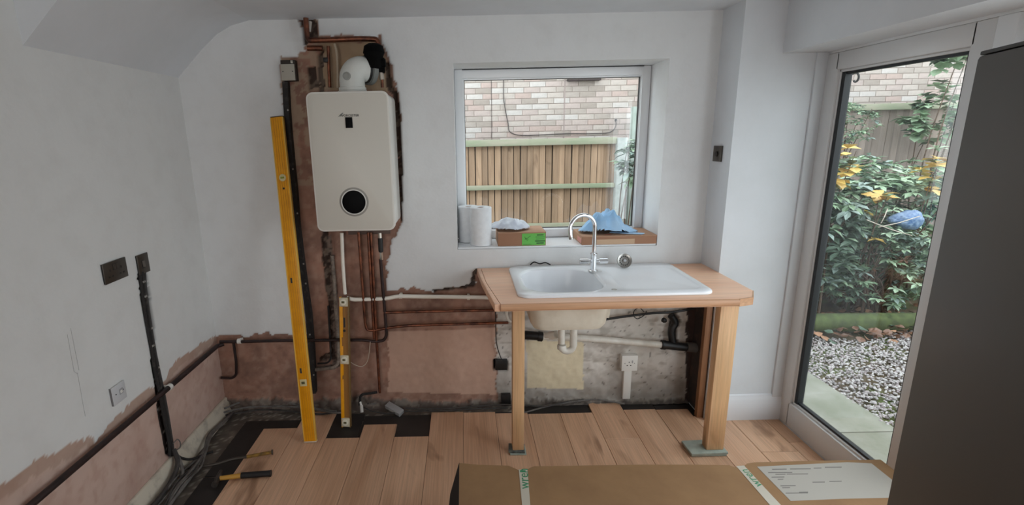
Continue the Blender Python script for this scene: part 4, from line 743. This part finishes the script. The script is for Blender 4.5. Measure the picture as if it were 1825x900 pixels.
for x0, x1, yy_ in ((1376,1402,836),(1408,1445,835.5),(1450,1464,834),(1470,1500,832.5),(1369,1412,842),(1382,1400,845),(1402,1440,844.5),(1375,1398,850),(1386,1396,854),(1448,1470,859),(1478,1500,857.5),(1391,1418,865.5),(1394,1408,869),(1400,1440,878.5),(1424,1440,877)):
    flat([bp_(x0,yy_),bp_(x1,yy_-.3),bp_(x1,yy_+1.2),bp_(x0,yy_+1.5)], .0008, M('faint_ink', C(118,114,108), .7), 'print')
# ------------------------------------------------------------------ tall dark fridge
fr = thing('fridge', 'tall dark grey fridge standing at the right edge in front of the doors', 'fridge', (1.007, 1.02, 0)); ang = math.atan2(-.123, -.046)  # direction of the visible side face
mm = Matrix.Rotation(math.radians(-20.5), 4, 'Z'); fr.rotation_euler = (0, 0, math.radians(-20.5))
fg = M('fridge_graphite', C(86,83,79), .45, .2)
obj('cabinet', bx(0, .60, -.56, 0, .03, 1.845, .008), fg, fr, local=True); obj('top_cap', bx(.003, .597, -.56, -.003, 1.8455, 1.853, .002), blk, fr, local=True)
obj('door', bx(0, .60, -.625, -.566, .75, 1.845, .006), fg, fr, local=True); obj('door', bx(0, .60, -.625, -.566, .04, .74, .006), fg, fr, local=True)
for x in (.05, .55):
    for y in (-.5, -.06): obj('foot', cyl((x, y, 0), (x, y, .031), .02, n=12), blk, fr, local=True)
# ------------------------------------------------------------------ outside
GZ = -.10
def gz(a, b): return np.stack([a, b, GZ-.03+.02*fbm(a, b, 3, 41)], -1)
def gc(a, b):
    n1 = fbm(a, b, 5, 42); n2 = fbm(a, b, 30, 43); c = mixc(np.ones(a.shape+(3,))*np.array(C(96,84,66)[:3]), n1 > .5, C(84,98,56), .8); return mixc(c, n2 > .6, C(60,48,38), .8)
me = grid_mesh('ground', np.arange(-3, 11, .1), np.arange(-3, 7.4, .1), gz, gc, lambda a, b: (a < 2.0) & (b < YO))
g_ = struct('ground', me, wallm, smooth=False, label='bare garden soil outside the house')
pav = M('path_concrete', C(148,146,136), .85, col2=C(120,122,106), scale=3.5, bump=.2, bscale=40)
for i, (y0, y1) in enumerate(((-.5,.75),(.76,1.95),(1.96,2.66),(2.67,3.5))):
    tag(obj('path_slab', poly([Vector((2.015,y0,GZ-.03)), Vector((2.58+.05*(y0>2),y0,GZ-.03)), Vector((2.60,y1,GZ-.03)), Vector((2.015,y1,GZ-.03))], (0,0,.04), .003), pav), 'greenish concrete path slab outside the glazed door, number %s from the house corner' % ('four','three','two','one')[i] if 0 else 'greenish concrete path slab outside the doors, '+('far beside the fridge side','beside the second door panel','below the near end of the glazed panel','below the far end of the glazed panel')[i], 'paving slab', 'concrete path slabs')
def scatter(name, tmpl_v, tmpl_f, pos, rotm, scl, mats, matidx):
    nv = len(tmpl_v); T = np.array(tmpl_v); V = np.einsum('nij,vj->nvi', rotm, T)*scl[:, None, :] if scl.ndim == 2 and False else np.einsum('nij,nvj->nvi', rotm, T[None]*scl[:, None, :]); V = V+pos[:, None, :]
    f = np.array(tmpl_f); Fc = (f[None]+(np.arange(len(pos))*nv)[:, None, None]).reshape(-1, f.shape[1])
    me = bpy.data.meshes.new(name); me.from_pydata(V.reshape(-1, 3).tolist(), [], Fc.tolist())
    for m_ in mats: me.materials.append(m_)
    me.polygons.foreach_set('material_index', np.repeat(matidx, len(f)).astype(np.int32)); me.update(); return me
def rots(yaw, pitch, roll):
    cy, sy, cp, sp_, cr_, sr = np.cos(yaw), np.sin(yaw), np.cos(pitch), np.sin(pitch), np.cos(roll), np.sin(roll); o = np.zeros_like(cy); i = np.ones_like(cy)
    Z_ = np.stack([cy,-sy,o,sy,cy,o,o,o,i], -1).reshape(-1,3,3); X_ = np.stack([i,o,o,o,cp,-sp_,o,sp_,cp], -1).reshape(-1,3,3); Y_ = np.stack([cr_,o,sr,o,i,o,-sr,o,cr_], -1).reshape(-1,3,3); return Z_@X_@Y_
tb = bmesh.new(); bmesh.ops.create_icosphere(tb, subdivisions=1, radius=.5); tb.verts.ensure_lookup_table(); sv = [tuple(v_.co*(1+R.uniform(-.2,.2))) for v_ in tb.verts]; sf = [[v_.index for v_ in f.verts] for f in tb.faces]; tb.free()
n = 17000; pos = np.stack([NR.uniform(2.60, 5.2, n), NR.uniform(1.6, 4.35, n), GZ-.012+NR.uniform(0, .022, n)], -1)
keep = (pos[:,1] < 4.12+.1*np.sin(pos[:,0]*5)) ; pos = pos[keep]; n = len(pos); sc = np.stack([NR.uniform(.014,.034,n), NR.uniform(.012,.024,n), NR.uniform(.01,.018,n)], -1)
stm = [M('gravel_%s' % k, C(*c_), .8) for k, c_ in (('pale',(186,180,178)),('grey',(158,151,150)),('mauve',(162,150,151)),('dark',(118,110,109)))]
me = scatter('gravel', sv, sf, pos, rots(NR.uniform(0,6.28,n), NR.uniform(-.5,.5,n), NR.uniform(-.5,.5,n)), sc, stm, NR.choice(4, n, p=[.4,.3,.2,.1]))
tag(obj('gravel', me, None, smooth=False), 'pale grey gravel outside between the path and the shrubs', 'gravel', kind='stuff')
moss = M('mossy_timber', C(54,62,36), .95, col2=C(84,96,54), scale=12, bump=.6)
kb = thing('garden_edging', 'mossy green timber edging behind the gravel', 'edging', (3.4, 4.2, GZ)); obj('log', tube([Vector((2.5+.4*i, 4.22+.01*(i % 2), GZ+.075+.01*((i*7) % 3))) for i in range(8)], lambda s: .085+.008*math.sin(s*20), 14), moss, kb)
# leaves
def leaf_t(w=.34, fold=.10): return ([(0,0,0),(-w*.75,.3,fold),(w*.75,.3,fold),(0,.35,0),(-w,.62,fold*.8),(w,.62,fold*.8),(0,.66,-.02),(0,1,-.12)], [(0,3,1),(0,2,3),(1,3,6),(1,6,4),(3,2,5),(3,5,6),(4,6,7),(6,5,7)])
LV, LF = leaf_t(.2, .05); LW, LWF = leaf_t(.42, .06)
def lm(n_, a, b2): return M(n_, C(*a), .42, col2=C(*b2), scale=3, spec=.6)
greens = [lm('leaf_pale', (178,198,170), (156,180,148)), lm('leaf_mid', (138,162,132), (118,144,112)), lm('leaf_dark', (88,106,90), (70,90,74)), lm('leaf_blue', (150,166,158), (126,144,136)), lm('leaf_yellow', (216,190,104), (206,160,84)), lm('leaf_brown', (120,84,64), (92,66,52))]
def whorls(n, cen, rad, lo=.6, per=7, size=.12, seed=0, prob=(.32,.3,.2,.18,0,0), flat_=.35, V_=LV, ztrunc=GZ+.15):
    rs = np.random.RandomState(seed); P_, Y_, PI_, SC, MI = [], [], [], [], []
    k = 0
    while k < n:
        d = rs.normal(size=3); d /= np.linalg.norm(d); r_ = rs.uniform(lo, 1)**.6; r_ *= 1+.12*math.sin(5*d[0]+seed)+.12*math.sin(7*d[2]+3*d[1])
        c_ = np.array(cen)+d*r_*np.array(rad)
        if c_[2] < ztrunc: continue
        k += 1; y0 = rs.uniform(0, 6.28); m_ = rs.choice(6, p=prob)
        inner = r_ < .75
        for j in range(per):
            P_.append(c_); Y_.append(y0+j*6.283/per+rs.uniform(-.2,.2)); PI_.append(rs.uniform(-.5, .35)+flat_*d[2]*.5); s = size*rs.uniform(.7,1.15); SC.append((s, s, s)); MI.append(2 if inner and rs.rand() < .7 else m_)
    return np.array(P_), rots(np.array(Y_), np.array(PI_), rs.uniform(-.3,.3,len(Y_))), np.array(SC), np.array(MI)
leaf_mesh = {}
def foliage(o, n, cen, rad, single=0, LT=(LV, LF), **k):
    P_, Rm, SC, MI = whorls(n, cen, rad, **k); base = np.array(LOC[o.name]); 
    cand = np.argsort(P_[:,1]-.15*P_[:,2])[:single*2] if single else np.array([], int); NRl = np.random.RandomState(3); pick = NRl.permutation(cand)[:single]; rest = np.setdiff1d(np.arange(len(P_)), pick)
    me = scatter('foliage', LT[0], LT[1], P_[rest]-base, Rm[rest], SC[rest], greens, MI[rest]); f = obj('foliage', me, None, o, local=True, smooth=False); f['kind'] = 'stuff'
    for i in pick:
        key = (id(LT[0]), int(MI[i]))
        if key not in leaf_mesh:
            m_ = bpy.data.meshes.new('leaf'); m_.from_pydata(LT[0], [], [tuple(f_) for f_ in LT[1]]); m_.materials.append(greens[int(MI[i])]); leaf_mesh[key] = m_
        l_ = bpy.data.objects.new('leaf', leaf_mesh[key]); COL.objects.link(l_); l_.parent = o; mm_ = Matrix(Rm[i].tolist()).to_4x4(); mm_.translation = Vector(P_[i]-base); l_.matrix_local = mm_ @ Matrix.Diagonal((*SC[i], 1))
def stems(o, cen, rad, nst, seed, mt, r0=.012):
    rs = random.Random(seed); b = None
    for _ in range(nst):
        base = Vector((cen[0]+rs.uniform(-.25,.25)*rad[0], cen[1]+rs.uniform(-.1,.4), GZ)); tip = Vector((cen[0]+rs.uniform(-.85,.85)*rad[0], cen[1]+rs.uniform(-.8,.6)*rad[1], cen[2]+rs.uniform(-.2,.8)*rad[2])); mid = base.lerp(tip,.5)+Vector((rs.uniform(-.1,.1), rs.uniform(-.1,.1), .1))
        b = tube(spline([base, mid, tip], 4), lambda s: r0*(1-.75*s), 5, bm=b)
    obj('stems', b, mt, o)
bark = M('twig_bark', C(104,84,70), .9, col2=C(70,56,46), scale=20)
def shrub(name, lab, cen, rad, n, grp='shrubs in the garden bed', nst=14, **k):
    o = thing(name, lab, 'shrub', (cen[0], cen[1], GZ), grp); foliage(o, n, cen, rad, **k); stems(o, cen, rad, nst, k.get('seed', 1), bark); return o
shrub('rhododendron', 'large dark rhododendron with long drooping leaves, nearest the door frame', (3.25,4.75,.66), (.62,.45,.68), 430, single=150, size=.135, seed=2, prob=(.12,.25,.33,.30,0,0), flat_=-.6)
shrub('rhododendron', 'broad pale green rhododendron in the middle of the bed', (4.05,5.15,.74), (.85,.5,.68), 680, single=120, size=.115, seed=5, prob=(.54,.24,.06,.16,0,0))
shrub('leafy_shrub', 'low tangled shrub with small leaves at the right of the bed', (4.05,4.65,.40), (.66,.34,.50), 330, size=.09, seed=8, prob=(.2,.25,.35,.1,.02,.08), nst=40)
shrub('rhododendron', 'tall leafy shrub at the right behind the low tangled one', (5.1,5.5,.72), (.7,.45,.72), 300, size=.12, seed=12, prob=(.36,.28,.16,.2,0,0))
shrub('climbing_plant', 'broad leaved climber over the fence top at the right', tuple(oY(1672,205,5.9)), (.36,.2,.30), 70, size=.12, seed=14, LT=(LW, LWF), prob=(.5,.4,.1,0,0,0), per=5, nst=5)
shrub('climbing_plant', 'green sprig hanging in front of the bricks at the top right', tuple(oY(1700,98,5.6)), (.22,.15,.14), 22, size=.12, seed=15, LT=(LW, LWF), prob=(.6,.4,0,0,0,0), per=5, nst=3)
shrub('flowering_shrub', 'small leaved pale shrub against the fence at the top left of the door', tuple(oY(1512,222,5.8)), (.30,.2,.25), 110, size=.07, seed=16, prob=(.55,.3,.05,.1,0,0), nst=8)
shrub('yellow_leaf_shrub', 'plant with yellow and orange leaves at the left of the bed', tuple(oY(1492,292,4.55)), (.14,.15,.20), 16, size=.11, seed=17, LT=(LW, LWF), prob=(.15,0,0,0,.85,0), per=4, nst=4)
shrub('yellow_leaf_shrub', 'sprig with large yellow leaves in the middle of the bed', tuple(oY(1578,352,4.5)), (.11,.1,.05), 5, size=.13, seed=18, LT=(LW, LWF), prob=(0,0,0,0,1,0), per=3, nst=2)
shrub('yellow_leaf_shrub', 'yellow leaved sprig at the right beside the door frame', tuple(oY(1665,310,4.8)), (.10,.1,.22), 9, size=.14, seed=19, LT=(LW, LWF), prob=(.2,0,0,0,.8,0), per=3, nst=3)
shrub('leafy_shrub', 'grey green plant beside the fence post seen through the kitchen window', tuple(oY(1128,287,5.2)), (.13,.15,.26), 26, size=.13, seed=20, prob=(.3,.2,.1,.4,0,0), nst=4, grp='plants by the fence post')
n = 420; pos = np.stack([NR.uniform(3.1,4.9,n), NR.uniform(4.0,4.6,n), GZ+.0+NR.uniform(0,.10,n)], -1); s = NR.uniform(.05,.10,n)
lt = obj('leaf_litter', scatter('leaf_litter', LW, LWF, pos, rots(NR.uniform(0,6.28,n), NR.uniform(-.4,.4,n), NR.uniform(-.6,.6,n)), np.stack([s]*3, -1), [greens[5], M('leaf_tan', C(170,128,100), .8), greens[2]], NR.choice(3, n, p=[.6,.25,.15])), None, smooth=False); tag(lt, 'dry brown fallen leaves along the mossy edging', 'leaves', kind='stuff')
# blue shape, a noise-deformed ball among the shrubs
t = bmesh.new(); bmesh.ops.create_icosphere(t, subdivisions=4, radius=1); q = oY(1628, 394, 4.42)
for v_ in t.verts:
    d = v_.co.copy(); k_ = 1+.35*(fbm(np.array([d.x+5]), np.array([d.y+d.z*1.3+5]), 3, 51)[0]-.5)+.18*(fbm(np.array([d.z+5]), np.array([d.x*2+5]), 8, 52)[0]-.5); v_.co = Vector((q.x+.03+d.x*.15*k_, q.y+.12+d.y*.08*k_, q.z-.01+d.z*(.085+.05*d.x)*k_))
tag(obj('crumpled_blue_shape', t, M('blue_mottled', C(66,96,140), .4, col2=C(130,150,176), scale=26)), 'crumpled blue shape among the shrubs', 'lump')
for i, (a, b2) in enumerate((((1545,392),(1625,420)),((1565,405),(1640,385)),((1570,398),(1582,372)))):
    tag(obj('dead_twig', tube([oY(*a, 4.3), oY((a[0]+b2[0])/2, (a[1]+b2[1])/2+2, 4.28), oY(*b2, 4.32)], .004, 6), M('pale_twig', C(190,178,164), .9)), ('longest pale dead twig sloping down to the right below the blue shape', 'pale dead twig rising to the right in front of the blue shape', 'short upright pale twig left of the blue shape')[i], 'twig', 'pale dead twigs')
# fences
def fence(lab, x0, x1, y, zt_, z0, zs, mt, pitch=.081, grp='garden fences'):
    o = thing('garden_fence', lab, 'fence', ((x0+x1)/2, y, GZ), grp); k = 0; x = x0; me_ = []
    for v_ in range(3):
        b = poly([Vector(p) for p in ((.0035,0,0),(pitch-.0045,-.010,0),(pitch-.0045,.006,0),(.0035,.006,0))], (0,0,zt_-.02-z0), 0); m_ = bpy.data.meshes.new('board'); b.to_mesh(m_); b.free(); m_.materials.append(mt); me_.append(m_)
    while x < x1-.02:
        c_ = bpy.data.objects.new('board', me_[k % 3]); COL.objects.link(c_); c_.parent = o; c_.location = Vector((x, y+.03-.012*0+R.uniform(-.002,.002), z0+R.uniform(-.004,.004)))-LOC[o.name]; c_.rotation_euler = (0, R.uniform(-.004,.004), 0); x += pitch; k += 1
    obj('shade_backing', bx(x0, x1, y+.045, y+.055, z0, zt_-.02), M('dark_shade_backing', C(60,48,40), .9), o, smooth=False)  # added dark sheet, stands in for shade lines between overlapping boards
    for za, zb in zs: obj('rail', bx(x0, x1, y-.045, y+.018, za, zb, .004), algae, o)
    return o
fence('featherboard fence with green rails seen through the kitchen window', -1.7, 1.92, 6.3, 1.64, -.1, ((1.585,1.665),(1.045,1.10),(.52,.60)), fence_w)
fence('greyer featherboard fence behind the shrubs seen through the glazed door', 3.2, 8.0, 6.3, 1.96, -.1, ((1.92,1.995),(1.0,1.06),(.4,.46)), fence_g)
a_, b_ = oY(1099,250,6.28), oY(1117,250,6.28); tag(obj('fence_post', bx(a_.x, b_.x, 6.22, 6.33, GZ, a_.z+.03, .008), concrete), 'square pale concrete post at the end of the kitchen window fence', 'post', 'posts beyond the kitchen window')
a_, b_ = oY(1119,300,6.5), oY(1127,300,6.5); b = None
for k in range(22): b = bx(a_.x, b_.x, 6.5, 6.6, GZ+k*.08, GZ+k*.08+.072, .004, bm=b)
tag(obj('block_pillar', b, M('pillar_pale', C(196,190,180), .9)), 'narrow pale pillar with block joints right of the concrete post', 'pillar')
a_, b_ = oY(1129,190,6.4), oY(1141,190,6.4); tag(obj('fence_post', bx(a_.x, b_.x, 6.4, 6.5, GZ, a_.z, .006), M('grey_green_post', C(170,180,172), .8, col2=C(150,160,150), scale=6)), 'taller grey green post nearest the window frame', 'post', 'posts beyond the kitchen window')
a_ = oY(1142,190,6.6); tag(obj('side_panel', bx(a_.x+.03, a_.x+1.0, 6.7, 6.76, GZ, 2.0, .004), algae), 'grey green side gate panel beside the tall post', 'panel')
# neighbouring house
hs = thing('neighbour_house', 'pale brick side wall of the neighbouring house behind the fences', 'building', (3.5, 7.2, GZ)); HY = 7.2
obj('wall', bx(-3, 11, HY+.004, HY+.25, GZ, 5.2), M('mortar_with_shade', C(172,158,150), .9), hs, smooth=False)  # mortar tone darkened to include the shadow lines between brick courses
bms = [M('brick_'+n_, C(*c_), .85, col2=C(*(int(v_*.93) for v_ in c_)), scale=18, bump=.3) for n_, c_ in (('cream',(196,183,174)),('pink',(192,175,167)),('rose',(191,169,160)),('grey',(181,168,159)),('pale',(204,195,189)),('taupe',(171,158,148)))]
bmesh_ = []
for mt in bms:
    b = bx(-.1095, .1095, -.004, .012, -.0325, .0325, .002, seg=1); m_ = bpy.data.meshes.new('brick'); b.to_mesh(m_); b.free(); m_.materials.append(mt); bmesh_.append(m_)
cells = []
for r_ in range(22):
    for c_ in range(60):
        x = -2.4+c_*.225+(.1125 if r_ % 2 else 0)+.02*math.sin(r_*2.3); z = 1.42+r_*.075; cells.append((x, z))
def proj(x, y, z):
    d = Vector((x, y, z))-CAM; zz = d.dot(cf); return PX+F*d.dot(cr)/zz, PY-F*d.dot(cu)/zz
def vis(x, z):
    px, py = proj(x, HY, z); return (826 < px < 1150 and 130 < py < 252) or (1485 < px < 1725 and 75 < py < 192)
vv = [c_ for c_ in cells if vis(*c_)]; R.shuffle(vv); one = set(vv[:300]); wts = (.28,.24,.14,.13,.11,.10)
rest = [c_ for c_ in cells if c_ not in one]
for x, z in one:
    o = bpy.data.objects.new('brick', R.choices(bmesh_, wts)[0]); COL.objects.link(o); o.parent = hs; o.location = Vector((x, HY+R.uniform(-.001,.001), z))-LOC[hs.name]
t8 = [(-.1065,-.004,-.032),(.1065,-.004,-.032),(.1065,.012,-.032),(-.1065,.012,-.032),(-.1065,-.004,.032),(.1065,-.004,.032),(.1065,.012,.032),(-.1065,.012,.032)]; tf = [(0,1,5,4),(1,2,6,5),(3,0,4,7),(4,5,6,7),(0,3,2,1)]
rp_ = np.array([(x, HY, z) for x, z in rest])-np.array(LOC[hs.name]); I3 = np.repeat(np.eye(3)[None], len(rest), 0); f = obj('brickwork', scatter('brickwork', t8, tf, rp_, I3, np.ones((len(rest),3)), bms, NR.choice(6, len(rest), p=wts)), None, hs, local=True, smooth=False); f['kind'] = 'stuff'
q = oY(876, 190, HY); obj('expansion_joint', bx(q.x-.005, q.x+.005, HY-.006, HY+.004, .5, 4), M('joint_dark', C(96,84,80), .8), hs, smooth=False); q = oY(1007, 190, HY); obj('expansion_joint', bx(q.x-.02, q.x+.0, HY-.005, HY+.004, .5, 4), M('joint_brown', C(160,144,138), .9), hs, smooth=False)
tag(obj('wall_cable', tube(spline([oY(x, y, HY-.015) for x, y in ((897.5,120),(897.5,170),(899,185),(903,208),(906,222),(907,232),(914,238),(930,241),(970,240),(1010,238),(1050,238),(1080,237),(1093,232),(1098,222),(1097,214))], 6), .006, 6), M('cable_grey_dark', C(84,76,74), .6)), 'dark cable looping down and across the neighbouring brick wall', 'cable')
a_, b_ = oY(1013,137,HY-.1), oY(1072,142.5,HY-.1); obj('sill', bx(a_.x, b_.x, HY-.09, HY+.01, b_.z, b_.z+.09, .004), M('sill_dark', C(70,58,56), .8), hs)
q = oY(1097, 214, HY); obj('cable_entry', cyl((q.x, HY-.02, q.z), (q.x, HY+.01, q.z), .015, n=12), blk, hs)
# scroll bracket hanging outside at the glazed door
sc_ = []; q = oX(1524, 141, XD+.12)
for i in range(30):
    t_ = i/29*4.6; rr_ = .034-.0055*t_; sc_.append(q+Vector((.0, math.cos(t_+.9)*rr_, math.sin(t_+.9)*rr_)))
tag(obj('scroll_bracket', tube(sc_, .005, 8), M('wrought_iron', C(60,58,58), .6)), 'grey iron scroll bracket outside the top left corner of the glazed door', 'bracket')
